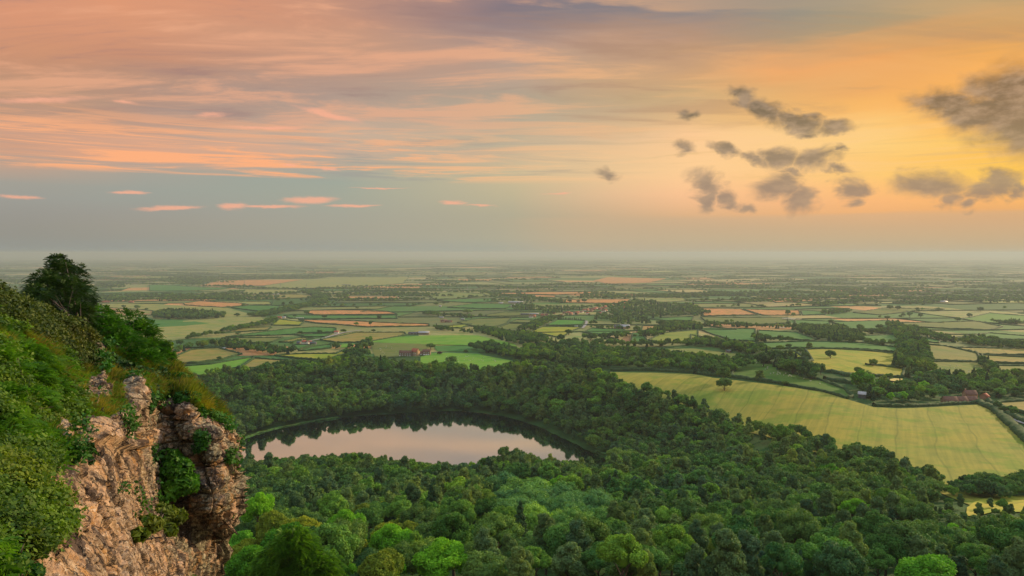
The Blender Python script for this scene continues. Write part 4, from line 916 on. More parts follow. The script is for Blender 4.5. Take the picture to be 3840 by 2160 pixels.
# ------------------------------------------------------------ single trees in the fields (individual things)
def field_tree(px, py, wpx, kn='oak', label=None, group=None, hf=1., ymin=430, mat=None, name=None):
    X, Y, Zz = place(px, py, ymin); R = wpx/2/FPX*Y; R0 = KIND[kn][1]; s = R/R0/1.08
    h0 = KIND[kn][2]+KIND[kn][3]
    return make_tree(kn, (X, Y, Zz-.2-1.5*s*hf), s, hf, random.random()*6.28, 'mid', label or 'x', group, name, mat=mat)
NAMED = [
 (R5([(232,900)])[0], 60, 'oak', 'tall oak rising from the hay field hedge, upper of the pair', 1.15), (R5([(240,968)])[0], 64, 'oak', 'round dark oak in the hay field, lower of the pair', .95),
 (R5([(1065,716)])[0], 44, 'oak', 'large round oak alone in the middle of the yellow meadow', .9), (R5([(1395,776)])[0], 34, 'oak', 'oak on the broken hedge of the yellow meadow', 1.),
 (R5([(990,836)])[0], 40, 'oak', 'oak at the lower left corner of the yellow meadow', 1.2), (R5([(1288,838)])[0], 40, 'oak', 'oak at the lower edge of the yellow meadow', .85),
 (R5([(1522,882)])[0], 30, 'ash', 'thin tree beside the larger bright pond', .9), (R5([(545,780)])[0], 54, 'oak', 'tall oak at the left end of the pasture belt', 1.2),
 (R5([(775,838)])[0], 58, 'oak', 'broad oak half way down the pasture belt', 1.1), (R5([(515,885)])[0], 48, 'birch', 'pale leafy ash behind the hay field hedge', .62),
 (R5([(712,925)])[0], 30, 'oak', 'small oak in the pasture hedge', .8), (R5([(915,880)])[0], 46, 'oak', 'oak at the right end of the pasture belt', .8),
 (R5([(1315,975)])[0], 90, 'lime', 'big pale green lime above the blue grey barn', 1.), (R5([(1470,975)])[0], 44, 'birch', 'tall airy ash in the farm garden', 1.1),
 (R5([(905,640)])[0], 34, 'birch', 'airy tree on the long green strip', .55), (R5([(738,634)])[0], 26, 'oak', 'small round tree above the small yellow meadow, rightmost of three', .8),
 (R5([(672,655)])[0], 36, 'oak', 'round tree above the small yellow meadow, middle of three', .7), (R5([(583,655)])[0], 28, 'oak', 'small round tree above the small yellow meadow, leftmost of three', .8),
 (R5([(870,715)])[0], 34, 'oak', 'oak at the corner of the yellow meadow', .9), (R5([(828,675)])[0], 34, 'oak', 'oak above the corner of the yellow meadow', .8),
 (R5([(1296,500)])[0], 30, 'oak', 'oak beside the dark spinney, left one', 1.), (R5([(1443,500)])[0], 30, 'oak', 'oak beside the dark spinney, right one', 1.),
 (R5([(1585,340)])[0], 24, 'oak', 'oak in the wide olive field, right one', .9), (R5([(1528,334)])[0], 26, 'oak', 'oak in the wide olive field, left one', .8),
 (R5([(1068,445)])[0], 20, 'oak', 'small oak between the green blocks', 1.), (R5([(733,385)])[0], 22, 'oak', 'tall oak by the far bright pond', 1.3), (R5([(775,388)])[0], 18, 'oak', 'shorter oak by the far bright pond', 1.),
 (R5([(2050,430)])[0], 24, 'oak', 'oak left of the far right green field', .9), (R5([(2145,398)])[0], 22, 'oak', 'oak on the edge of the far right green field', 1.), (R5([(1765,398)])[0], 20, 'oak', 'oak right of three in the olive wedge', 1.),
 (R5([(1680,398)])[0], 22, 'ash', 'oak middle of three in the olive wedge', 1.), (R5([(1630,390)])[0], 18, 'oak', 'oak left of three in the olive wedge', 1.), (R5([(2450,875)])[0], 36, 'oak', 'oak before the sheep field at the right edge', .8),
 (R5([(2228,350)])[0], 24, 'oak', 'oak behind the far right green field', .9), (R5([(1505,412)])[0], 22, 'oak', 'oak on the hedge above the green field by the wood', .8), (R5([(312,390)])[0], 18, 'oak', 'tiny oak before the left orange stubble', .7),
 (R3([(745,488)])[0], 24, 'oak', 'lone spreading oak in the pale hay meadow', .75), (R3([(1590,502)])[0], 22, 'oak', 'round oak between the two orange strips, left', .85), (R3([(2120,512)])[0], 20, 'oak', 'round oak between the two orange strips, right', 1.),
 (R3([(1895,580)])[0], 20, 'ash', 'feathery ash on the long orange strip', .9), (R3([(2035,580)])[0], 16, 'ash', 'narrow ash on the long orange strip', 1.3), (R3([(1415,462)])[0], 24, 'oak', 'oak at the left end of the upper orange strip', .8),
 (R3([(805,388)])[0], 16, 'oak', 'small oak by the orange stubble field', .8), (R3([(660,400)])[0], 16, 'oak', 'low bush like oak under the orange stubble field', .6), (R3([(1265,375)])[0], 22, 'oak', 'oak in the dark green field', .9),
 (R3([(1190,378)])[0], 14, 'oak', 'narrow oak in the dark green field', 1.3), (R3([(1305,492)])[0], 16, 'oak', 'oak beside the caravans', 1.), (R3([(195,765)])[0], 34, 'oak', 'oak at the left end of the dark wood strip', .8),
 (R3([(95,738)])[0], 20, 'oak', 'small oak on the edge of the pale hay meadow', .8), (R3([(570,905)])[0], 20, 'oak', 'small tree on the hedge under the ochre hay field', .9), (R3([(1700,800)])[0], 32, 'oak', 'round oak alone beside the green paddock', 1.),
 (R3([(755,655)])[0], 22, 'oak', 'bushy tree on the hedge of the tan field', .5), (R3([(1770,640)])[0], 26, 'oak', 'tree beside the white roadside house', .7), (R3([(1540,642)])[0], 22, 'oak', 'tree left of the white roadside house', .7),
 (R3([(1360,648)])[0], 22, 'oak', 'bushy tree over the green pasture end', .6), (R3([(2060,635)])[0], 18, 'oak', 'oak above the ribbed tan field', .8), (R3([(1270,752)])[0], 16, 'oak', 'tree beside the white farm', .8),
 (R3([(2615,800)])[0], 38, 'oak', 'big dark round tree behind the red roofed farm', .75), (R3([(2450,385)])[0], 12, 'oak', 'small tree in the far green fields', 1.),
 (R1([(1065,678)])[0], 16, 'oak', 'small dark oak behind the pinkish stubble', .8), (R1([(1245,688)])[0], 18, 'oak', 'left oak of three above the pinkish stubble', .85), (R1([(1383,698)])[0], 24, 'oak', 'middle oak of three above the pinkish stubble', .8), (R1([(1472,708)])[0], 14, 'oak', 'right oak of three above the pinkish stubble', .8),
 (R4([(1370,665)])[0], 30, 'oak', 'oak on the edge of the bright yellow green field', .9), (R4([(1300,730)])[0], 34, 'oak', 'dark oak below the bright yellow green field', 1.1), (R4([(2030,640)])[0], 30, 'oak', 'tall oak left of the square tan field', 1.1),
 (R4([(1430,745)])[0], 34, 'oak', 'oak between the green fields in the middle', .8), (R4([(1585,715)])[0], 34, 'oak', 'oak left of the dark clump', .9), (R4([(1715,700)])[0], 32, 'oak', 'oak right of the dark clump', .9),
 (R4([(430,298)])[0], 14, 'oak', 'rightmost round oak in the pale field', .75), (R4([(310,316)])[0], 15, 'oak', 'middle round oak in the pale field', .75), (R4([(248,286)])[0], 12, 'oak', 'small round oak in the pale field', .75), (R4([(165,362)])[0], 13, 'oak', 'round oak in the green field below the pale one', .8),
 (R4([(90,375)])[0], 22, 'oak', 'wide oak left of the green field', .7), (R4([(520,495)])[0], 20, 'oak', 'oak at the corner of the olive field', 1.), (R4([(395,460)])[0], 40, 'oak', 'low wide oak above the small farm', .55), (R4([(125,855)])[0], 22, 'oak', 'copper beech beside the red roofed farm', .7),
 (R4([(380,835)])[0], 20, 'oak', 'small round tree on the paddock hedge', .8), (R4([(240,960)])[0], 52, 'oak', 'round dark tree at the lower edge of the sheep paddock', .8), (R4([(1380,352)])[0], 18, 'oak', 'left tree in front of the orange field above the village', .9), (R4([(1465,352)])[0], 16, 'oak', 'middle tree in front of the orange field above the village', .9), (R4([(1520,350)])[0], 22, 'oak', 'right tree in front of the orange field above the village', .9),
 (R4([(1120,800)])[0], 30, 'oak', 'dark tree in the valley wood edge', 1.)]
for (px, py), w, kn, lab, hf in NAMED:
    field_tree(px, py, w, kn, lab, None, hf, mat=M_copper if 'copper' in lab else None, name='copper_beech' if 'copper' in lab else None)
#@@PART4
# ============================================================ buildings
def wall_mat(n, c): return simple_mat(n, c, .9, .22, 1.2)
M_stone, M_brick, M_white, M_cream_lit = wall_mat('sandstone_wall', (.24, .18, .14)), wall_mat('brick_wall', (.34, .19, .12)), wall_mat('white_wall', (.72, .68, .62)), wall_mat('lit_stone_wall', (.46, .30, .17))
M_red, M_dred, M_slate, M_sheet = simple_mat('red_pantiles', (.42, .12, .07), .8, .25, 2.), simple_mat('weathered_pantiles', (.19, .10, .075), .85, .3, 2.), simple_mat('slate_roof', (.10, .11, .12), .6, .2, 2.), simple_mat('sheet_roof', (.42, .42, .42), .5, .12, 1.)
M_glass = simple_mat('window_glass', (.55, .60, .62), .1, .05, 1., .6); M_paint = simple_mat('white_paint', (.8, .78, .74), .5, .05, 1.)
def box_vf(x0, x1, y0, y1, z0, z1):
    V = np.array([(x, y, z) for z in (z0, z1) for y in (y0, y1) for x in (x0, x1)], float)
    return V, np.array([(0, 2, 3, 1), (4, 5, 7, 6), (0, 1, 5, 4), (2, 6, 7, 3), (0, 4, 6, 2), (1, 3, 7, 5)])
def joinvf(L):
    V = []; F = []; n = 0
    for v, f in L: V.append(v); F.append(np.asarray(f)+n); n += len(v)
    return np.concatenate(V), F
def part(name, L, mat, parent, loc=(0, 0, 0), rz=0.):
    V, F = joinvf(L); return obj(name, mesh_np(name, V, F, mat), parent, loc, rz)
def gable(parent, cx, cy, w, d, h, rh, rot, wm, rm, wins=(), doors=(), chim=0, ov=.35, z=0.):
    """ridge along local x; front is local -y (towards the cliff when rot is 0)"""
    V = np.array([(-w/2, -d/2, -2), (w/2, -d/2, -2), (w/2, d/2, -2), (-w/2, d/2, -2), (-w/2, -d/2, h), (w/2, -d/2, h), (w/2, d/2, h), (-w/2, d/2, h), (-w/2, 0, h+rh-.12), (w/2, 0, h+rh-.12)], float)
    F4 = np.array([(0, 1, 5, 4), (2, 3, 7, 6), (1, 2, 6, 5), (3, 0, 4, 7)]); F3 = np.array([(5, 6, 9), (7, 4, 8)])
    e = (cx, cy, z); wl = obj('wall', mesh_np('wall', V, [F4, F3], wm), parent, e, rot)
    s = rh/(d/2); L = []
    for sg in (-1, 1):
        y1 = sg*(d/2+ov); z1 = h-ov*s
        P = np.array([(-w/2-ov, 0, h+rh+.08), (w/2+ov, 0, h+rh+.08), (w/2+ov, y1, z1+.08), (-w/2-ov, y1, z1+.08), (-w/2-ov, 0, h+rh-.1), (w/2+ov, 0, h+rh-.1), (w/2+ov, y1, z1-.1), (-w/2-ov, y1, z1-.1)], float)
        L.append((P, np.array([(0, 1, 2, 3), (4, 7, 6, 5), (3, 2, 6, 7), (0, 3, 7, 4), (1, 5, 6, 2)])))
    rf = part('roof', L, rm, parent, e, rot)
    for k in range(chim):
        x = (-w/2+.8) if k == 0 else w/2-.8; part('chimney', [box_vf(x-.45, x+.45, -.4, .4, h+rh*.5, h+rh+1.3)], wm, rf)
    for (x, zz, ww, hh) in wins:
        f = part('window', [box_vf(x-ww/2, x+ww/2, -d/2-.09, -d/2+.1, zz, zz+hh)], M_paint, parent, e, rot); part('pane', [box_vf(x-ww/2+.12, x+ww/2-.12, -d/2-.13, -d/2-.02, zz+.12, zz+hh-.12)], M_glass, f)
    for (x, ww, hh) in doors: part('garage_door' if ww > 2 else 'door', [box_vf(x-ww/2, x+ww/2, -d/2-.1, -d/2+.1, 0, hh)], M_paint, parent, e, rot)
    return rf
def building(px, py, name, label, cat, group=None, ymin=450, lift=.9):
    X, Y, Zz = place(px, py, ymin); e = bpy.data.objects.new(name, None); COL.objects.link(e); e.location = (X, Y, Zz+.3); tag(e, label, cat, group); return e, Y/FPX
# red roofed farmhouse with its wings
e, q = building(1548, 1337, 'farmhouse', 'long stone farmhouse with red pantile roofs above the lake wood', 'farmhouse')
W_ = lambda n, w, zs, s=1.2: [(-w/2+w*(i+.5)/n, z, s, 1.3) for i in range(n) for z in zs]
gable(e, -27*q, 0, 46*q, 7, 5.4, 3.0, R_(-4), M_stone, M_dred, W_(5, 46*q, (1., 3.3)), [(-21*q, 1.1, 2.1)], 2)
gable(e, 9*q, 3, 25*q, 8.5, 7., 4.0, R_(-28), M_cream_lit, M_red, W_(3, 22*q, (1., 3.6)), [], 0)  # low sun on this wing put into its wall and tile colours
e2, q = building(1600, 1333, 'coach_house', 'low stone wing with dark red roof joining the farmhouse to the garages', 'farm building')
gable(e2, -22*q, 0, 12*q, 6, 3.6, 2.2, R_(8), M_stone, M_dred, W_(2, 12*q, (1.2,)), [(0, 1.1, 2.1)])
gable(e2, 0, 0, 29*q, 7, 5.6, 2.9, R_(-5), M_stone, M_dred, [(-8*q, 3.6, 1.2, 1.2), (0, 3.6, 1.2, 1.2), (8*q, 3.6, 1.2, 1.2)], [(-8*q, 2.4, 2.3), (0, 2.4, 2.3), (8*q, 2.4, 2.3)])
def simple(px, py, wpx, name, label, cat, wm, rm, group=None, d=7., h=3., rh=2.2, rot=0., wins=2, chim=0, ymin=450):
    e, q = building(px, py, name, label, cat, group, ymin); w = wpx*q
    gable(e, 0, 0, w, d, h, rh, R_(rot), wm, rm, [(-w/2+w*(i+.5)/wins, h*.45, 1.1, 1.2) for i in range(wins)] if wins else (), (), chim); return e
P5 = lambda x, y: R5([(x, y)])[0]; P3 = lambda x, y: R3([(x, y)])[0]; P4 = lambda x, y: R4([(x, y)])[0]; PV = lambda x, y: RV([(x, y)])[0]
simple(*P5(1988, 1060), 48, 'farm_cottage', 'leftmost long red roofed range of the roadside farm with skylights', 'farm building', M_brick, M_dred, rh=3., d=7, h=2.6, rot=-2, wins=4)
simple(*P5(2075, 1058), 38, 'farm_cottage', 'middle red roofed range of the roadside farm', 'farm building', M_brick, M_dred, rh=2.8, d=7, h=2.6, rot=-2, wins=3)
simple(*P5(2155, 1056), 36, 'farm_cottage', 'right hand red roofed range of the roadside farm', 'farm building', M_brick, M_dred, rh=2.8, d=7, h=2.6, rot=-8, wins=2)
simple(*P5(2145, 1035), 40, 'farmhouse', 'taller red roofed house with blue solar panels behind the roadside farm', 'farmhouse', M_brick, M_dred, rh=3., h=5.4, rot=-4, wins=3, chim=1)
simple(*P5(2262, 1030), 14, 'cottage', 'tiny orange roof among the trees right of the roadside farm', 'house', M_brick, M_red, rot=20, wins=1)
simple(*P5(1310, 1018), 26, 'barn', 'open sided blue grey sheet barn under the pale lime tree', 'barn', M_slate, M_sheet, rh=1.6, h=3.2, rot=-30, wins=0)
simple(*P5(272, 668), 16, 'field_hut', 'small grey hut in the sheep meadow hedge', 'hut', M_stone, M_slate, rh=1., h=2.4, wins=1)
simple(*P5(1936, 279), 30, 'barn', 'pale roofed barn far among trees on the right', 'barn', M_stone, M_sheet, d=16, h=4, rh=3, wins=0, ymin=900)
simple(*P3(1390, 752), 16, 'farmhouse', 'white farmhouse with red roof beyond the dark wood strip', 'farmhouse', M_white, M_red, h=4.6, rh=2.6, rot=30, wins=2, chim=1)
simple(*P3(1415, 752), 20, 'farm_cottage', 'white gabled wing of the white farm', 'farm building', M_white, M_dred, h=4, rh=2.4, rot=-50, wins=2)
simple(*P3(1445, 745), 14, 'farm_building', 'red roofed outbuilding of the white farm', 'farm building', M_brick, M_red, rot=10, wins=1)
simple(*P3(1480, 756), 22, 'barn', 'dark grey barn beside the white farm', 'barn', M_slate, M_slate, h=3.5, rh=1.8, wins=0)
simple(*P3(1340, 750), 12, 'barn', 'small grey shed left of the white farm', 'barn', M_stone, M_slate, wins=0)
simple(*P3(1705, 646), 17, 'roadside_house', 'lone white house with red roof beside the country road', 'house', M_white, M_red, h=3.4, wins=2, rot=5)
simple(*P3(622, 802), 10, 'field_shed', 'small pale shed at the edge of the ochre hay field', 'shed', M_stone, M_sheet, h=2.4, rh=.8, wins=0)
simple(*P3(2450, 656), 38, 'barn', 'long low stone barn above the domed green field', 'barn', M_stone, M_slate, h=3, rh=2, wins=3)
simple(*P3(2550, 656), 40, 'barn', 'wide grey sheeted barn above the domed green field', 'barn', M_stone, M_sheet, d=14, h=4, rh=2.4, wins=0)
simple(*P3(1150, 502), 18, 'farmhouse', 'brick red farmhouse by the caravans', 'farmhouse', M_brick, M_red, h=4.2, rot=-20, wins=2)
simple(*P3(1198, 500), 12, 'cottage', 'white roofed cottage by the caravans', 'house', M_white, M_sheet, rot=10, wins=1)
simple(*P3(1060, 274), 50, 'barn', 'long grey barn in the far pale field', 'barn', M_slate, M_sheet, d=16, h=4, rh=2.4, wins=0, ymin=900)
simple(*P3(1125, 272), 26, 'barn', 'white ended barn at the end of the long grey barn', 'barn', M_white, M_sheet, d=12, h=4, rh=2.4, wins=0, ymin=900)
simple(*P3(1800, 180), 34, 'barn', 'dark far farm buildings in the wide pale field', 'barn', M_slate, M_slate, d=16, h=4, rh=2.4, wins=0, ymin=900)
simple(*R1([(1065, 634)])[0], 28, 'farmhouse', 'red roofed farmhouse half hidden by trees at the left', 'farmhouse', M_brick, M_red, h=5, rh=3, wins=3, ymin=900)
simple(*R1([(1322, 634)])[0], 18, 'farmhouse', 'smaller red roofed house in the same belt of trees at the left', 'farmhouse', M_brick, M_red, h=4.5, rh=3, wins=2, ymin=900)
simple(*P4(165, 541), 24, 'farmhouse', 'orange stone farmhouse at the end of the long orange strip', 'farmhouse', M_cream_lit, M_dred, h=5, rh=2.8, rot=30, wins=2, chim=1)
simple(*P4(212, 541), 26, 'barn', 'red roofed barn beside the orange stone farmhouse', 'barn', M_brick, M_dred, h=3.6, rh=2.4, wins=2)
simple(*P4(350, 518), 14, 'barn', 'small pale roofed shed right of the orange stone farmhouse', 'shed', M_stone, M_sheet, h=3, rh=1.4, wins=0)
simple(*P4(145, 500), 16, 'barn', 'pale roofed shed behind the orange stone farmhouse', 'shed', M_stone, M_sheet, h=3, rh=1.4, wins=0)
simple(*P4(132, 390), 9, 'cottage', 'tiny cream house in the left centre fields', 'house', M_cream_lit, M_sheet, wins=1, ymin=900)
simple(*P4(718, 362), 16, 'barn', 'white ended shed left of the long centre barn', 'barn', M_white, M_sheet, d=12, h=5, rh=2, wins=0, ymin=900)
simple(*P4(860, 356), 56, 'barn', 'very long pale barn in the centre distance', 'barn', M_stone, M_sheet, d=20, h=5, rh=3, wins=0, ymin=900)
simple(*P4(1102, 682), 15, 'barn', 'small white roofed barn below the bright yellow green field', 'barn', M_white, M_sheet, h=3, rh=1.8, wins=0)
simple(*PV(2150, 580), 26, 'barn', 'brown stone barn beside the big pale barn', 'barn', M_stone, M_slate, d=14, h=5, rh=3.4, rot=-20, wins=0)
simple(*PV(2285, 582), 36, 'barn', 'big pale roofed barn right of the lane', 'barn', M_cream_lit, M_sheet, d=18, h=5, rh=4, rot=-12, wins=0)
simple(*PV(1342, 553), 12, 'field_shelter', 'small dark field shelter on the hedge of the yellow green field', 'shed', M_slate, M_sheet, h=2.4, rh=.8, wins=0)
simple(*PV(530, 318), 34, 'barn', 'pale flat barn roof at the left end of the village', 'barn', M_stone, M_sheet, d=14, h=4.5, rh=1.6, wins=0, ymin=900)
simple(*PV(355, 322), 34, 'barn', 'dark barn at the left end of the village', 'barn', M_slate, M_slate, d=14, h=4.5, rh=1.6, wins=0, ymin=900)
vil = [(470,372,'left end'),(530,366,'left end'),(700,345,'middle'),(770,335,'middle'),(680,398,'middle'),(760,396,'middle'),(900,302,'middle'),(1020,358,'middle'),(1065,352,'middle'),(1120,295,'middle'),(1190,290,'middle'),(1240,312,'middle'),(1310,300,'middle'),(1370,290,'middle'),(1350,318,'middle'),
       (1440,275,'right end'),(1500,245,'right end'),(1560,238,'right end'),(1620,230,'right end'),(1690,228,'right end'),(1720,210,'right end'),(1800,222,'right end'),(1850,205,'right end'),(1900,182,'right end'),(1870,262,'right end'),(1910,256,'right end'),(1790,300,'right end'),(1640,262,'right end'),(1560,300,'right end'),(2040,160,'far right'),(2150,182,'far right'),(2250,185,'far right'),(2310,190,'far right')]
O1 = 'first second third fourth fifth sixth seventh eighth ninth'.split(); NTH = O1+'tenth eleventh twelfth thirteenth fourteenth fifteenth sixteenth seventeenth eighteenth nineteenth twentieth'.split()+['twenty-'+o for o in O1]+['thirtieth']+['thirty-'+o for o in O1]
for i, (x, y, wh) in enumerate(vil):
    wt = (i % 4 == 0) or i in (15, 25); r2 = random.Random(i)
    simple(*PV(x, y), r2.uniform(10, 17), 'village_house', ('white' if wt else 'brick')+' village house with red roof, '+NTH[sorted(v[0] for v in vil).index(x)]+' house of the village counted from the left', 'house', M_white if wt else M_brick, M_red if i % 3 else M_dred, 'houses of the village', d=8, h=r2.uniform(3.4, 5.2), rh=3., rot=r2.uniform(-60, 60), wins=2, ymin=900)
# caravans by the left farm
def caravan(px, py, n):
    e, q = building(px, py, 'caravan', 'white caravan, '+n+' in the row beside the brick red farm', 'caravan', 'caravans in the farm field')
    r = 3.; prof = [(-r, .5), (-r-.1, 1.6), (-r+.4, 2.7), (r-.4, 2.7), (r+.1, 1.6), (r, .5)]
    V = np.array([(x, y, z) for y in (-1.15, 1.15) for x, z in prof]); F = [np.array([(5, 4, 3, 2, 1, 0)]), np.array([(6, 7, 8, 9, 10, 11)]), np.array([(i, (i+1) % 6, 6+(i+1) % 6, 6+i) for i in range(6)])]
    obj('body', mesh_np('body', V, F, M_paint), e); part('window', [box_vf(-1.8, 1.8, -1.2, -1.1, 1.5, 2.1)], M_slate, e)
    for sx_ in (-.9, .9): part('wheel', [box_vf(-.3, .3, sx_-.12, sx_+.12, 0, .6)], M_slate, e)
for x, n in zip((1272, 1288, 1320, 1345, 1358, 1378), ('leftmost', 'second', 'third', 'fourth', 'fifth', 'rightmost')): caravan(*P3(x, 502), n)
# roads
M_road = simple_mat('road', (.30, .28, .27), .8, .15, .5)
def ribbon(name, px, w, label, mat, ymin=450, off=.3):
    P = [np.array(place(*q, ymin)[:2]) for q in px]; D = [P[0]]
    for a, b in zip(P, P[1:]):
        k = max(1, int(np.linalg.norm(b-a)/8)); D += [a+(b-a)*(i+1)/k for i in range(k)]
    D = np.array(D); T = np.gradient(D, axis=0); T /= np.linalg.norm(T, axis=1)[:, None]; N = np.stack([-T[:, 1], T[:, 0]], -1); A = D+N*w/2; B = D-N*w/2
    V = np.concatenate([np.concatenate([A, (Zf(A[:, 0], A[:, 1])+off+D[:, 1]*.0012)[:, None]], 1), np.concatenate([B, (Zf(B[:, 0], B[:, 1])+off+D[:, 1]*.0012)[:, None]], 1)]); n = len(D)
    i = np.arange(n-1); tag(obj(name, mesh_np(name, V, np.stack([i, i+1, i+1+n, i+n], -1), mat)), label, kind='structure')
ribbon('road', R3([(1440, 725), (1560, 705), (1640, 680), (1750, 650), (1850, 632), (1950, 622)]), 6, 'country road climbing past the lone white house', M_road)
ribbon('lane', R4([(1508, 600), (1530, 575), (1545, 552), (1543, 530)]), 6, 'pale lane beside the rectangular green field', M_road)
ribbon('road', R5([(2400, 1120), (2480, 1178), (2560, 1215), (2660, 1260)]), 6, 'grey road running out at the right edge', M_road, off=.3)
ribbon('farm_track', RV([(60, 165), (150, 130), (250, 105)]), 8, 'pale track to the long centre barn', M_road, 900)
# sheep
def sheep_mesh():
    L = []; iv, jf = ICO2
    L.append((iv*np.array([.62, .3, .34])+np.array([0, 0, .62]), jf)); L.append((iv*np.array([.2, .12, .14])+np.array([.72, 0, .82]), jf))
    for sx_ in (-.38, .38):
        for sy_ in (-.14, .14): L.append(box_vf(sx_-.04, sx_+.04, sy_-.04, sy_+.04, 0, .42))
    V, F = joinvf(L); return mesh_np('sheep', V, F, M_wool)
M_wool = simple_mat('wool', (.66, .62, .52), .95, .1, 4.); SH = sheep_mesh()
for poly, n, wh in ((R4([(120,870),(480,870),(760,920),(640,930),(200,930),(40,920)]), 26, 'in the paddock right of the red roofed farm'), (R3([(2080,760),(2300,770),(2280,840),(2120,860)]), 12, 'on the olive slope behind the red roofed farm'),
                    (R4([(2100,815),(2560,810),(2560,860),(2200,855)]), 26, 'in the long sheep meadow behind the woods'), (R5([(420,720),(560,780),(760,840),(1050,940),(900,900),(600,840)]), 22, 'on the dark green pasture above the hay field'),
                    (R5([(1800,770),(2240,770),(2280,830),(1950,820)]), 18, 'in the drill lined field on the right')):
    xs_, ys_ = zip(*poly); k = 0
    while k < n:
        x, y = random.uniform(min(xs_), max(xs_)), random.uniform(min(ys_), max(ys_))
        if not in_poly(x, y, poly): continue
        X, Y, Zz = place(x, y, 450); o = obj('sheep', SH, None, (X, Y, Zz+.1+Y*.0009), random.random()*6.28, 1.0); tag(o, 'small white sheep grazing '+wh, 'sheep', 'sheep '+wh); k += 1
# pylons
M_steel = simple_mat('galvanised_steel', (.2, .21, .22), .5, .1, 1.)
def pylon(px, py, hpx, lab):
    X, Y, Zz = place(px, py, 900); H = hpx/FPX*Y; L = []; b = H*.1
    for sx_ in (-1, 1):
        for sy_ in (-1, 1): L.append(tube([(sx_*b, sy_*b, -1), (sx_*b*.35, sy_*b*.35, H*.6), (sx_*.3, sy_*.3, H)], [.35, .3, .25], 4))
    for f, a in ((.62, .26), (.76, .32), (.9, .22)): L.append(tube([(-H*a*.6, 0, H*f), (0, 0, H*f+.8), (H*a*.6, 0, H*f)], [.2, .35, .2], 4))
    for k in range(5):
        z0, z1 = H*k/6, H*(k+1)/6; r0, r1 = b*(1-z0/H*.9), b*(1-z1/H*.9)
        L.append(tube([(-r0, -r0, z0), (r1, -r1, z1)], [.15, .15], 4)); L.append(tube([(r0, -r0, z0), (-r1, -r1, z1)], [.15, .15], 4))
    V, F = joinvf(L); tag(obj('pylon', mesh_np('pylon', V, F, M_steel), None, (X, Y, Zz), .3), lab, 'pylon', 'pylons of the far power line')
pylon(*P3(815, 186), 18, 'far steel pylon at the large orange field'); pylon(*P3(1163, 205), 17, 'steel pylon in the wide pale field, left of two'); pylon(*P3(1414, 213), 18, 'steel pylon in the wide pale field, right of two'); pylon(*P4(395, 232), 20, 'steel pylon left of the centre'); pylon(*P4(877, 232), 18, 'steel pylon above the village'); pylon(*P4(1414, 242), 20, 'steel pylon over the orange band')
#@@PART5
# ============================================================ the cliff in the foreground
CP = [(-160,640,30),(0,712,30),(50,735,31),(100,760,32),(150,790,33),(200,820,34),(240,852,34.5),(290,885,35.5),(330,905,36),(390,920,37),(440,932,38),(500,985,38),(550,1050,38),(603,1105,37),
 (-160,800,24),(-160,1100,13),(-160,1449,8.5),(0,800,25),(0,900,20),(0,1000,17),(0,1100,14),(0,1200,12.4),(0,1300,11),(0,1449,9.3),(60,1449,9.8),(100,850,27),(100,950,22.5),(100,1060,18),(100,1160,14.8),(100,1250,13.2),(100,1350,11.8),(140,1449,11),
 (200,880,31),(200,980,26),(200,1060,21.5),(200,1120,19),(200,1200,17),(190,1300,14.6),(190,1380,13),(210,1449,12.2),(270,930,33),(280,1000,27),(330,960,33),(345,1000,28),
 (260,1100,21.5),(260,1200,19.2),(260,1300,16.8),(270,1400,14.8),(290,1449,14.2),(320,1080,25.5),(320,1180,23),(320,1280,20.5),(330,1370,18.5),(350,1449,17.5),
 (372,1080,30.5),(385,1150,31.5),(380,1230,30),(390,1300,28.5),(410,1380,26),(430,1449,25),(395,1040,33.5),(410,1000,35),
 (430,1020,34.2),(430,1100,33.4),(430,1180,32.8),(440,1260,32.2),(450,1340,31.5),(470,1449,31),(490,1000,35.4),(500,1060,34),(500,1140,33),(500,1220,32.4),(500,1280,31.9),(480,1340,33),(500,1400,32.6),
 (545,1080,34.5),(550,1150,33.2),(550,1220,32.6),(550,1290,32.2),(530,1325,32.8),(580,1120,35),(585,1170,34.2),(590,1230,33.6),(590,1280,33.6),(603,1200,35.2),(607,1285,35),(566,1318,33.4),(530,1345,34.6),(520,1400,34.2),(526,1449,34.6),
 (0,1700,7.2),(250,1700,11),(420,1700,22),(524,1700,34.5),(0,2000,6),(250,2000,9.5),(420,2000,21),(520,2000,34.6)]
CP = np.array(CP, float); A_ = CP[:, :2]/200.
def tps(d): return np.where(d > 0, d*d*np.log(np.maximum(d, 1e-9)), 0)
n_ = len(CP); Km = tps(np.linalg.norm(A_[:, None]-A_[None], axis=2))+np.eye(n_)*2e-3; Pm = np.concatenate([np.ones((n_, 1)), A_], 1)
sol = np.linalg.solve(np.block([[Km, Pm], [Pm.T, np.zeros((3, 3))]]), np.concatenate([np.log(CP[:, 2]), np.zeros(3)]))
def cdepth(x, y):
    q = np.stack([np.ravel(x), np.ravel(y)], -1)/200.; out = np.empty(len(q))
    for i in range(0, len(q), 20000):
        b = q[i:i+20000]; out[i:i+20000] = tps(np.linalg.norm(b[:, None]-A_[None], axis=2))@sol[:n_]+sol[n_]+b@sol[n_+1:]
    return np.exp(out).reshape(np.shape(x))
def pxw(x, y, Y):
    dx, dy, dz = px_dir(np.asarray(x)*K, np.asarray(y)*K); return np.stack([dx/dy*Y, Y+0*dx, CAMZ+dz/dy*Y], -1)
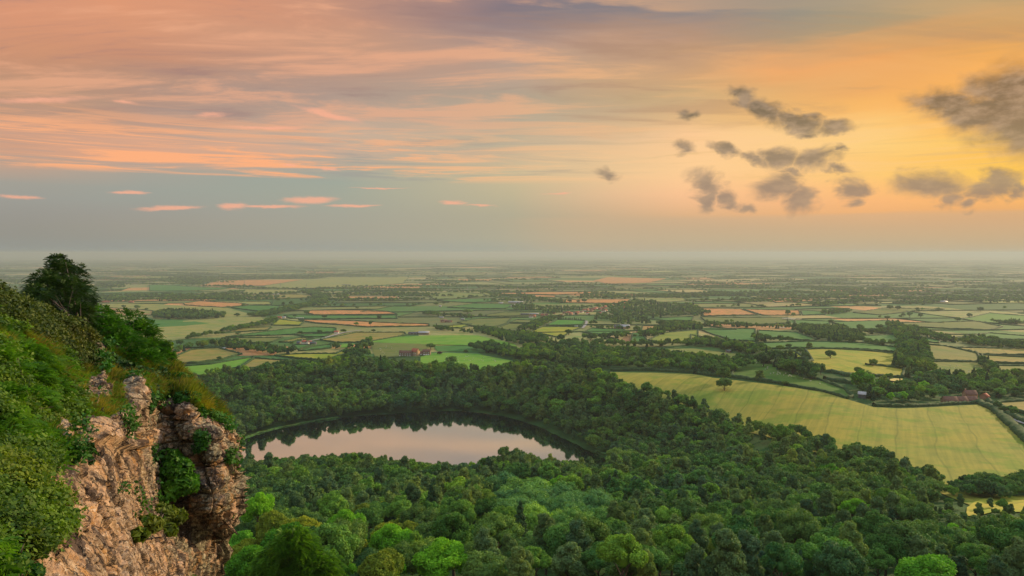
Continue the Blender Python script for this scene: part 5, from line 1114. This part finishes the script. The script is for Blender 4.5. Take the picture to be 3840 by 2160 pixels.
SIL = [(664,-160),(738,0),(761,50),(786,100),(814,150),(841,198),(868,236),(895,286),(910,330),(920,390),(934,440),(958,470),(985,502),(1010,522),(1030,540),(1048,548),(1062,572),(1080,580),(1100,600),(1120,603),(1150,596),(1165,594),(1200,604),(1240,606),(1285,608),(1300,592),(1318,570),(1330,562),(1336,536),(1360,531),(1390,528),(1420,527),(1449,525),(1700,522),(2000,520)]
sy_, sx__ = zip(*SIL)
rowsy = np.concatenate([np.arange(660, 1460, 1.7), np.arange(1462, 1990, 12.)]); NA, NW = 380, 16
a_ = np.linspace(0, 1, NA); xs_ = np.interp(rowsy, sy_, sx__)
GX = -160+(xs_[:, None]+160)*a_[None]; GYp = np.repeat(rowsy[:, None], NA, 1)
GD = cdepth(GX, GYp); Pf = pxw(GX, GYp, GD)
# the unseen back of the spur, closing the rock behind the skyline
edge = Pf[:, -1]; back = []
for k in range(1, NW+1):
    t_ = k/NW; f = 1+.30*t_; b = edge.copy(); b[:, 0] = edge[:, 0]*f-.55*(8*t_)**1.1*(1 if True else 0)*.35; b[:, 1] = edge[:, 1]*f; b[:, 2] = CAMZ+(edge[:, 2]-CAMZ)*f-1.4*t_*t_*4; back.append(b)
Pf = np.concatenate([Pf, np.stack(back, 1)], 1); NT_ = NA+NW
GXf = np.concatenate([GX, np.repeat(xs_[:, None], NW, 1)], 1); GYf = np.repeat(rowsy[:, None], NT_, 1)
du = np.gradient(Pf, axis=1); dv = np.gradient(Pf, axis=0); Nf = np.cross(du, dv); Nf /= np.maximum(np.linalg.norm(Nf, axis=2), 1e-9)[..., None]
Nf[(Nf*(np.array([0, 0, CAMZ])-Pf)).sum(-1) < 0] *= -1
Nf[:, NA:] = np.where(((Nf[:, NA:]*Nf[:, NA-1:NA]).sum(-1) < 0)[..., None], -Nf[:, NA:], Nf[:, NA:])
# rock where the photograph shows bare stone (outline in the sheet's own surface coordinates), turf elsewhere
ROCK = [[(70,1500),(65,1440),(120,1378),(150,1350),(150,1310),(110,1275),(75,1250),(75,1215),(130,1195),(125,1165),(160,1130),(150,1085),(200,1078),(270,1070),(300,1035),(310,990),(330,975),(352,985),(372,1000),(392,1005),(430,1000),(475,1005),(475,1022),(500,1030),(548,1048),(585,1075),(640,1090),(640,2100),(0,2100)],
        [(212,886),(238,888),(242,935),(222,938),(208,915)], [(210,970),(248,962),(255,1010),(215,1050),(205,1010)], [(240,1000),(270,985),(278,1010),(250,1030)], [(232,945),(250,948),(248,970),(236,972)], [(60,935),(85,940),(80,960),(55,955)]]
wx = 14*fbm(np.stack([GXf/38, GYf/38, 0*GXf], -1), 3, 21); wy = 14*fbm(np.stack([GXf/38+50, GYf/38, 0*GXf], -1), 3, 22)
rock = np.zeros(GXf.shape, bool)
for pg in ROCK: rock |= in_poly(GXf+wx, GYf+wy, pg)
LED = 15*fbm(np.stack([GXf/60, GYf/22, 0*GXf+3], -1), 3, 31)
rock |= (LED > 3.4) & (GYf > 960) & (GXf > 120) & (GXf < 345) & (GYf < 1130)
rock = rock.astype(float); rs = rock.copy()
for _ in range(4): rs[1:-1, 1:-1] = (rs[1:-1, 1:-1]*2+rs[:-2, 1:-1]+rs[2:, 1:-1]+rs[1:-1, :-2]+rs[1:-1, 2:])/6
zz = Pf[..., 2]; lay = zz/1.05+.2*fbm(Pf/np.array([6., 6., 3.]), 2, 41)
li = np.floor(lay).astype(np.int64); lf = lay-li
offs = _h(li, li*0, li*0, 5)*.5-.25; o1 = _h(li+1, li*0, li*0, 5)*.5-.25
blend = np.clip((lf-.86)/.14, 0, 1); strata = offs*(1-blend)+o1*blend-.42*np.exp(-((lf-.93)/.03)**2)
Wp = Pf+.22*np.stack([fbm(Pf/1.6, 2, 51+s) for s in range(3)], -1)
d1, d2, cid = worley(Wp/np.array([1.9, 1.9, 1.05]), 7); blocks = (cid-.5)*.30-.24*np.exp(-((d2-d1)/.05)**2)
d1b, d2b, cidb = worley(Wp/np.array([.42, .42, .26]), 17); small = (cidb-.5)*.07-.10*np.exp(-((d2b-d1b)/.08)**2)
butt = np.clip((GXf-375)/40, 0, 1)
j1, j2, jid = worley(Wp/np.array([2.3, 2.3, 5.5]), 27); joints = (jid-.5)*.34-.5*np.exp(-((j2-j1)/.035)**2)
main_amp = .5+.5*butt
disp = rs*(main_amp*(.75*strata+.7*blocks)+.8*small+.8*joints+.12*fbm(Pf/1.2, 3, 61)+.035*fbm(Pf/.16, 3, 71))+(1-rs)*(.5*fbm(Pf/1.9, 4, 81)+.3*fbm(Pf/.6, 3, 83)+.05)
near = np.clip(Pf[..., 1]/30., .3, 1.); disp += .5*rs*((GXf < 345) & (GYf < 1130))+.45*rs*((GXf < 190) & (GYf > 1120)); disp *= near
# vertical flutes on the long face
flu = fbm(np.stack([Pf[..., 0]*.9+Pf[..., 1]*.55, Pf[..., 2]*.14, 0*zz], -1), 3, 91); disp += rs*(1-butt)*.38*flu*near
Pc = Pf+Nf*disp[..., None]
idx = np.arange(Pc.shape[0]*NT_).reshape(Pc.shape[0], NT_)
F = np.stack([idx[:-1, :-1], idx[:-1, 1:], idx[1:, 1:], idx[1:, :-1]], -1).reshape(-1, 4)
fr = (rs[:-1, :-1]+rs[1:, 1:]).reshape(-1)/2 > .5
def rock_mat():
    m, t, out = mat_new('weathered_sandstone'); tc = t.node('ShaderNodeTexCoord').outputs['Object']
    big = t.noise(tc, .35, 5, .6, .4); mid = t.noise(tc, 1.6, 7, .68, .3); fine = t.noise(tc, 7., 5, .7); col = t.noise(tc, .9, 5, .65, col=True)
    vert = t.noise(t.mapping(tc, sc=(1.2, 1.2, .22)), .9, 5, .62, .4); lay_ = t.noise(t.mapping(tc, sc=(.35, .35, 3.2)), 1.1, 5, .6, .3)
    c = t.mix(t.mapr(mid, .3, .7), (.28, .165, .09), (.57, .375, .23))
    c = t.mix(t.mapr(big, .45, .62), c, (.48, .34, .25)); c = t.mix(t.math('MULTIPLY', t.mapr(lay_, .5, .66), .6), c, (.22, .13, .085))
    sp = t.node('ShaderNodeSeparateColor'); t.l.new(col, sp.inputs[0])
    xyz = t.node('ShaderNodeSeparateXYZ'); t.l.new(tc, xyz.inputs[0])
    lich_shade = t.math('MULTIPLY', t.mapr(sp.outputs[0], .40, .54), t.mapr(xyz.outputs[1], 22, 34, .35, .95))  # lichen, thicker on the far buttress to put its shade into the colour
    c = t.mix(lich_shade, c, t.mix(t.mapr(fine, .4, .6), (.07, .066, .045), (.30, .28, .19)))
    c = t.mix(t.math('MULTIPLY', t.mapr(sp.outputs[1], .55, .66), .7), c, (.48, .25, .08))
    c = t.mix(t.math('MULTIPLY', t.mapr(vert, .50, .60), .9), c, (.06, .045, .04))
    c = t.mix(t.math('MULTIPLY', t.mapr(fine, .58, .66), .7), c, (.62, .54, .44)); c = t.mix(t.math('MULTIPLY', t.mapr(fine, .42, .32), .75), c, (.05, .04, .032))
    vw = t.vmath('ADD', t.mapping(tc, sc=(.8, .8, 1.5)), t.vmath('SCALE', t.vmath('SUBTRACT', col, (.5, .5, .5)), scale=1.1))
    vo = t.node('ShaderNodeTexVoronoi', feature='DISTANCE_TO_EDGE'); t.put(vo.inputs['Vector'], vw); vo.inputs['Scale'].default_value = 1.
    vo2 = t.node('ShaderNodeTexVoronoi', feature='DISTANCE_TO_EDGE'); t.put(vo2.inputs['Vector'], vw); vo2.inputs['Scale'].default_value = 3.1
    ck = t.math('MULTIPLY', t.mapr(vo.outputs[0], .0, .05), t.mapr(vo2.outputs[0], -.05, .035))
    c = t.mix(t.math('MULTIPLY', t.math('SUBTRACT', 1., ck), .62), c, (.045, .034, .026))
    h = t.math('ADD', t.math('MULTIPLY', ck, .5), t.math('MULTIPLY', mid, .5))
    h = t.math('ADD', h, t.math('ADD', t.math('MULTIPLY', fine, .22), t.math('MULTIPLY', lay_, .4)))
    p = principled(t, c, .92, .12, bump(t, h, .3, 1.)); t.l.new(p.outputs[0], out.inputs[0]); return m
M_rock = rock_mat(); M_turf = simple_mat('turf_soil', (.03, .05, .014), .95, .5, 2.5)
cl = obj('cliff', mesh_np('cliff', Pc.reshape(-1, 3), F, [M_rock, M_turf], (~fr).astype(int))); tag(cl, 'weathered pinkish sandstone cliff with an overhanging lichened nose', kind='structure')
# ------------------------------------------------------------ foliage helpers
def fol_mat(name, dark, light, tr=.35, sc=1.2):
    m, t, out = mat_new(name); tc = t.node('ShaderNodeTexCoord').outputs['Object']; gi = t.node('ShaderNodeNewGeometry')
    n = t.noise(tc, sc, 3, .6); f = t.math('ADD', t.math('MULTIPLY', t.mapr(n, .3, .7), .55), t.math('MULTIPLY', gi.outputs['Random Per Island'], .45))
    c = t.mix(f, dark, light); L_ = t.noise(tc, .42, 4, .65, col=True); q_ = t.node('ShaderNodeSeparateColor'); t.l.new(L_, q_.inputs[0])
    c = t.mix(t.math('MULTIPLY', t.mapr(q_.outputs[0], .53, .66), .75), c, t.mix(1., c, (1.55, 1.12, .9), 'MULTIPLY')); c = t.mix(t.math('MULTIPLY', t.mapr(q_.outputs[1], .5, .62), .7), c, t.mix(1., c, (.4, .5, .6), 'MULTIPLY'))
    p = principled(t, c, .6, .2); tl = t.node('ShaderNodeBsdfTranslucent'); t.l.new(t.mix(1., c, (1.2, 1.3, .5), 'MULTIPLY'), tl.inputs[0])
    mx = t.node('ShaderNodeMixShader'); mx.inputs[0].default_value = tr; t.l.new(p.outputs[0], mx.inputs[1]); t.l.new(tl.outputs[0], mx.inputs[2]); t.l.new(mx.outputs[0], out.inputs[0]); return m
M_rowan = fol_mat('rowan_leaves', (.02, .09, .006), (.09, .26, .015)); M_fern = fol_mat('feathery_leaves', (.04, .13, .01), (.16, .34, .02), .4); M_darkb = fol_mat('dark_shrub_leaves', (.012, .045, .010), (.04, .11, .018), .2)
M_heath = fol_mat('heather_leaves', (.020, .042, .007), (.095, .135, .016), .2, 1.6); M_blade = fol_mat('grass_blades', (.05, .10, .008), (.26, .28, .035), .4, .7); M_herb = fol_mat('herb_leaves', (.03, .08, .008), (.15, .26, .018), .3, .9)
M_dry = fol_mat('dry_grass_blades', (.14, .13, .03), (.36, .29, .08), .3, .7); M_ivy = fol_mat('bush_leaves', (.015, .075, .008), (.06, .20, .015), .25)
def sprays(P, D, L, r, leaflets=6, lw=.3, droop=.5):
    """compound leaves: a midrib of paired leaflets growing from P along D"""
    n = len(P); D = D/np.maximum(np.linalg.norm(D, axis=1), 1e-6)[:, None]; S = np.cross(D, r.normal(size=(n, 3))*.35+np.array([0, 0, 1.])); S /= np.maximum(np.linalg.norm(S, axis=1), 1e-6)[:, None]
    Lr = (L*r.uniform(.6, 1.3, n))[:, None]; Vs = []
    for k in range(leaflets):
        s = (k+.6)/leaflets; c = P+D*Lr*s+np.array([0, 0, -1.])*Lr*droop*s*s
        for sg in (-1, 1):
            ll = Lr*.42*(1-.35*abs(s-.45)); dr = S*sg*.85+D*.5; dr /= np.linalg.norm(dr, axis=1)[:, None]; w = D*ll*lw*.5
            m = c+dr*ll*.5; Vs.append(np.stack([c, m+w, c+dr*ll+np.array([0, 0, -.25])*ll, m-w], 1))
    V = np.concatenate(Vs).reshape(-1, 3); return V, np.arange(len(V)).reshape(-1, 4)
def in_front(x, y, off=0.):
    return pxw(x, y, cdepth(np.array(x, float), np.array(y, float))-off)
def shrub(name, label, cat, blobs, mat, n, size, base=None, kind='leaf', off=.8, seed=1, group=None, D=None, stems=4, flat=.9, droop=.5, core=True):
    """blobs: (x, y, w, h) in the photograph's proportions, set at the depth of the rock they grow from"""
    r = np.random.default_rng(seed); e = bpy.data.objects.new(name, None); COL.objects.link(e)
    B = []
    for bx, by, bw, bh in blobs:
        dd = D if D else float(cdepth(np.array([bx], float), np.array([by], float))[0])-off
        c = pxw(bx, by, dd); f = dd/FPX*K; B.append((c, bw/2*f, bh/2*f))
    wts = np.array([b[1]*b[2] for b in B]); wts /= wts.sum(); k = r.choice(len(B), n, p=wts)
    C = np.array([b[0] for b in B]); RX = np.array([b[1] for b in B]); RZ = np.array([b[2] for b in B])
    d = r.normal(size=(n, 3)); d /= np.linalg.norm(d, axis=1)[:, None]; rad = r.uniform(.15, 1., n)**.45
    P = C[k]+d*rad[:, None]*np.stack([RX[k], RX[k]*flat, RZ[k]], -1)
    gap = fbm(P/(RX.mean()*.38), 3, seed+5); keep = gap > -.16+.12*(1-rad); P = P[keep]; d = d[keep]
    if base is None: b0 = C[np.argmin(C[:, 2])]-np.array([0, 0, RZ.max()*.9])
    else: b0 = pxw(base[0], base[1], (D if D else float(cdepth(np.array([base[0]], float), np.array([base[1]], float))[0]))-.1)
    e.location = b0; loc = np.array(b0)
    if kind == 'leaf': V, F = leaf_quads(P, d+.8*r.normal(size=d.shape)+np.array([0, 0, .4]), size, r, 1.7)
    else: V, F = sprays(P, d+.5*r.normal(size=d.shape)+np.array([0, 0, .3]), size, r, 6, .34, droop)
    obj('foliage', mesh_np('foliage', V-loc, F, mat), e)
    L = []
    for j in range(stems):
        t_ = C[j % len(C)]+r.normal(size=3)*RX.mean()*.25+np.array([0, 0, RZ.mean()*.4]); m = (b0+t_)/2+r.normal(size=3)*RX.mean()*.1
        L.append(tube([b0-loc, m-loc, t_-loc], [.07*RX.mean()**.5, .045*RX.mean()**.5, .01], 5))
        for q in range(3): t2 = m+r.normal(size=3)*RX.mean()*.55+np.array([0, 0, RZ.mean()*.5]); L.append(tube([m-loc, (m+t2)/2-loc, t2-loc], [.03*RX.mean()**.5, .018, .006], 4))
    V, F = joinvf(L); obj('stem', mesh_np('stem', V, F, M_bark), e); tag(e, label, cat, group); return e
shrub('rowan_shrub', 'dark bushy rowan standing on the skyline of the cliff top', 'shrub', [(150,690,70,70),(115,715,80,70),(185,700,70,80),(150,740,130,90),(95,742,60,50),(205,750,60,90),(190,790,80,70),(215,800,50,60),(145,660,40,36)], fol_mat('skyline_rowan_leaves', (.012,.04,.008), (.05,.11,.02), .2), 6500, .30, (205,845), 'spray', .3, 3, stems=9)
shrub('leafy_bush', 'large fresh green bush on the cliff edge below the skyline rowan', 'bush', [(265,830,90,80),(320,815,90,70),(355,850,90,90),(300,870,120,90),(250,800,60,60),(380,880,70,60),(350,910,120,70),(410,905,50,50)], M_rowan, 8500, .30, (330,935), 'spray', .6, 4, stems=6)
shrub('windswept_tree', 'small bare limbed windswept tree at the end of the cliff edge', 'tree', [(415,870,40,30),(405,890,30,26),(432,895,26,22),(445,912,22,10),(420,905,20,16)], M_herb, 700, .17, (438,932), 'leaf', .2, 6, stems=7)
shrub('rowan_shrub', 'feathery green rowan at the left edge above the grassy ledge', 'shrub', [(50,900,110,70),(100,935,90,80),(60,960,120,90),(20,930,70,90),(120,985,80,70),(150,1000,60,50),(70,1010,100,60),(20,1010,60,70),(165,985,50,40)], M_fern, 5200, .30, (95,1090), 'spray', .9, 7, stems=7)
shrub('leafy_bush', 'bright leafy shrub growing out of the crease of the cliff face', 'bush', [(425,1150,60,40),(440,1180,90,60),(450,1215,100,60),(420,1235,80,50),(480,1225,40,30)], M_rowan, 5200, .17, (405,1235), 'leaf', 1.0, 8, stems=6)
shrub('leafy_bush', 'yellowish green spreading shrub low on the cliff face', 'bush', [(400,1290,90,36),(440,1300,60,40),(370,1320,80,44),(410,1335,70,40),(350,1345,50,30)], fol_mat('olive_shrub_leaves', (.03,.07,.006), (.15,.20,.015), .3), 5200, .15, (385,1345), 'leaf', 1.5, 9, stems=6)
shrub('ivy_cap', 'thick green ivy capping the top of the rock buttress', 'ivy', [(450,960,80,50),(490,985,60,50),(520,1015,50,50),(425,985,60,50),(470,1000,70,34),(505,1040,34,40)], M_ivy, 6500, .15, (470,1010), 'leaf', .25, 10, stems=3)
shrub('creeper', 'green creeper hanging down the dark cleft beside the buttress', 'creeper', [(375,960,50,60),(372,1010,34,70),(385,990,30,60),(362,1060,18,50)], M_darkb, 3800, .15, (380,985), 'leaf', .4, 11, stems=3)
shrub('leafy_bush', 'rounded bright green bush on the grassy ledge at the left', 'bush', [(35,1200,90,70),(60,1165,70,50),(10,1180,60,60)], M_herb, 2600, .075, (70,1240), 'leaf', .5, 12, stems=4)
shrub('leafy_bush', 'small dark green bush between the upper cliff and the ledge', 'bush', [(205,1130,60,40),(190,1110,50,34),(215,1160,40,30)], M_darkb, 2400, .10, (205,1170), 'leaf', .3, 13, stems=4)
shrub('leafy_bush', 'tiny fresh green bush at the brink beside the lit face', 'bush', [(180,1345,34,26),(170,1335,20,20)], M_ivy, 900, .07, (178,1362), 'leaf', .25, 14, stems=3)
shrub('leafy_bush', 'clump of dark leaves in the lower left corner', 'bush', [(30,1420,80,60),(80,1440,60,40),(15,1380,50,50)], M_ivy, 2600, .06, (40,1449), 'leaf', .4, 15, stems=3)
shrub('leafy_bush', 'pale grey green herb patch on the upper ledge of the cliff', 'bush', [(165,1095,50,30),(240,1115,34,40),(235,1150,24,40)], M_darkb, 1500, .09, (200,1150), 'leaf', .25, 16, stems=2)
shrub('leafy_bush', 'dark shrubs under the large fresh green bush', 'bush', [(300,930,90,50),(350,950,70,60),(395,945,60,50),(270,905,60,40)], M_darkb, 4200, .17, (330,960), 'leaf', .4, 17, stems=4)
shrub('feathery_tree', 'feathery bright green tree top blown by wind at the bottom edge', 'tree', [(735,1385,120,100),(700,1425,120,90),(790,1430,130,90),(740,1450,200,90),(750,1360,70,50)], M_fern, 9000, .75, None, 'spray', .3, 18, D=62., stems=8, droop=.7)
# ------------------------------------------------------------ ground cover : grass, heather and herbs on the turf
def cover():
    turf = 1-rs[:, :NA]; fl = turf.ravel() > .35; ids = np.nonzero(fl)[0]; P = Pc[:, :NA].reshape(-1, 3)[ids]; N = Nf[:, :NA].reshape(-1, 3)[ids]; X = GX.ravel()[ids]; Y = GYp.ravel()[ids]
    sil = np.interp(Y, sy_, sx__); r = np.random.default_rng(9); vis = (X > -60) & (Y < 1480); ids2 = np.nonzero(vis)[0]
    zn = fbm(P/1.6, 3, 15); zn2 = fbm(P/3.3+7, 2, 16)
    ridge = np.interp(X, [-160, 0, 100, 200, 300, 440], [664, 738, 786, 841, 895, 930])
    heath = (Y < ridge+80+40*zn) & (X < 215+25*zn)
    grass = (((Y > 1080) & (Y < 1140) & (X < 170)) | ((Y > 1290) & (X > 60) & (zn > .02)) | ((Y > 880) & (Y < 1080) & (X > 200)) | (X > 480) | (zn2+.5*zn > .16)) & ~heath
    def pick(mask, n):
        q = ids2[mask[ids2]]; return r.choice(q, min(n, 10**7)) if len(q) else np.array([], int)
    def jit(q, s=.06): return P[q]+r.normal(0, s, (len(q), 3))
    q = pick(heath & (fbm(P/.6, 3, 45) > -.2), 110000); sc_ = .03+.0017*P[q, 1]; V, F = leaf_quads(jit(q, .1)+N[q]*r.uniform(0, .35, len(q))[:, None]+np.array([0, 0, .12]), N[q]+r.normal(0, .9, (len(q), 3)), sc_, r, 1.8)
    tag(obj('heather', mesh_np('heather', V, F, M_heath)), 'brown green heather and bilberry covering the ridge at the left', kind='stuff')
    gp = fbm(P/.55, 3, 44); herb = ~heath & ~grass & (gp > -.12); q = pick(herb, 110000); sc_ = .022+.0026*P[q, 1]*r.uniform(.6, 1.3, len(q)); V, F = leaf_quads(jit(q, .1)+N[q]*r.uniform(0, .3, len(q))[:, None]+np.array([0, 0, .08]), N[q]+r.normal(0, .8, (len(q), 3))+np.array([0, 0, .4]), sc_, r, 1.6)
    tag(obj('herbs', mesh_np('herbs', V, F, M_herb)), 'leafy green herbs and brambles over the cliff ledges', kind='stuff')
    q = pick(~heath & (zn2-.3*zn > -.15), 9000); V, F = sprays(jit(q, .1), N[q]+r.normal(0, .7, (len(q), 3))+np.array([0, 0, .5]), .12+.011*np.median(P[q, 1]), r, 5, .32, .6)
    tag(obj('bracken', mesh_np('bracken', V, F, M_fern)), 'bright bracken fronds scattered over the cliff slope', kind='stuff')
    def blades(q, h, w, lean):
        B = jit(q, .05); n = len(q); H = h*r.uniform(.5, 1.4, n); U = N[q]*.45+np.array([0, 0, 1.])+r.normal(0, .28, (n, 3))+np.array([lean, 0, 0]); U /= np.linalg.norm(U, axis=1)[:, None]
        S = np.cross(U, r.normal(size=(n, 3))); S /= np.linalg.norm(S, axis=1)[:, None]; bend = np.array([lean+.1, -.05, -.35]); m = B+U*H[:, None]*.55; t = B+U*H[:, None]+bend*H[:, None]*.35
        ww = (w*r.uniform(.6, 1.4, n))[:, None]; V = np.stack([B-S*ww, B+S*ww, m+S*ww*.8, m-S*ww*.8, t], 1).reshape(-1, 3); k = np.arange(n)[:, None]*5
        return V, [np.concatenate([k, k+1, k+2, k+3], 1), np.concatenate([k+3, k+2, k+4], 1)]
    q = np.concatenate([pick(grass, 52000), pick(~heath, 12000)]); q = q[(P[q, 1] > 17) | (r.random(len(q)) < .3)]; V, F = blades(q, .12+.009*P[q, 1], .004+.0004*P[q, 1], .22); tag(obj('grass', mesh_np('grass', V, F, M_blade)), 'tall green and straw grass bending on the cliff top and ledges', kind='stuff')
    dry = grass & (zn > -.05); q = pick(dry & (((Y > 1300) & (zn > .25)) | ((Y > 870) & (Y < 1060)) | (X > 480)), 9000); V, F = blades(q, .2+.009*P[q, 1], .004+.00035*P[q, 1], .25); tag(obj('dry_grass', mesh_np('dry_grass', V, F, M_dry)), 'dry orange brown grass stalks along the brink of the cliff', kind='stuff')
cover()
def ledge_plants():
    r = np.random.default_rng(33); X = GX.ravel(); Y = GYp.ravel(); R2 = rs[:, :NA].ravel(); P = Pc[:, :NA].reshape(-1, 3); N = Nf[:, :NA].reshape(-1, 3)
    f = fbm(P/1.1, 3, 99); m = (R2 > .6) & (f > np.interp(Y, [900, 1080, 1250, 1449], [.05, .34, .50, .55])) & (Y < 1460) & (Y > 880)
    q = r.choice(np.nonzero(m)[0], 4200); s = .03+.0028*P[q, 1]
    V, F = leaf_quads(P[q]+N[q]*r.uniform(.03, .3, len(q))[:, None]+r.normal(0, .1, (len(q), 3)), N[q]+r.normal(0, .9, (len(q), 3))+np.array([0, 0, .5]), s, r, 1.6)
    tag(obj('ledge_plants', mesh_np('ledge_plants', V, F, M_ivy)), 'green plants and ivy rooted in the cracks of the cliff', kind='stuff')
ledge_plants()
#@@PART6
# ============================================================ haze
def haze():
    m, t, out = mat_new('haze'); v = t.node('ShaderNodeVolumePrincipled'); v.inputs['Color'].default_value = (.49, .56, .58, 1); v.inputs['Density'].default_value = .88e-4; v.inputs['Anisotropy'].default_value = .2
    t.l.new(v.outputs[0], out.inputs['Volume'])
    x0, x1, y0, y1, z0, z1 = -62000, 62000, -60, 71000, -110, CAMZ+25
    V = [(x, y, z) for z in (z0, z1) for y in (y0, y1) for x in (x0, x1)]
    me = bpy.data.meshes.new('haze'); me.from_pydata(V, [], [(0, 2, 3, 1), (4, 5, 7, 6), (0, 1, 5, 4), (2, 6, 7, 3), (0, 4, 6, 2), (1, 3, 7, 5)]); me.materials.append(m); me.update()
    tag(obj('haze', me), 'thin blue grey evening haze over the whole plain', kind='stuff')
haze()
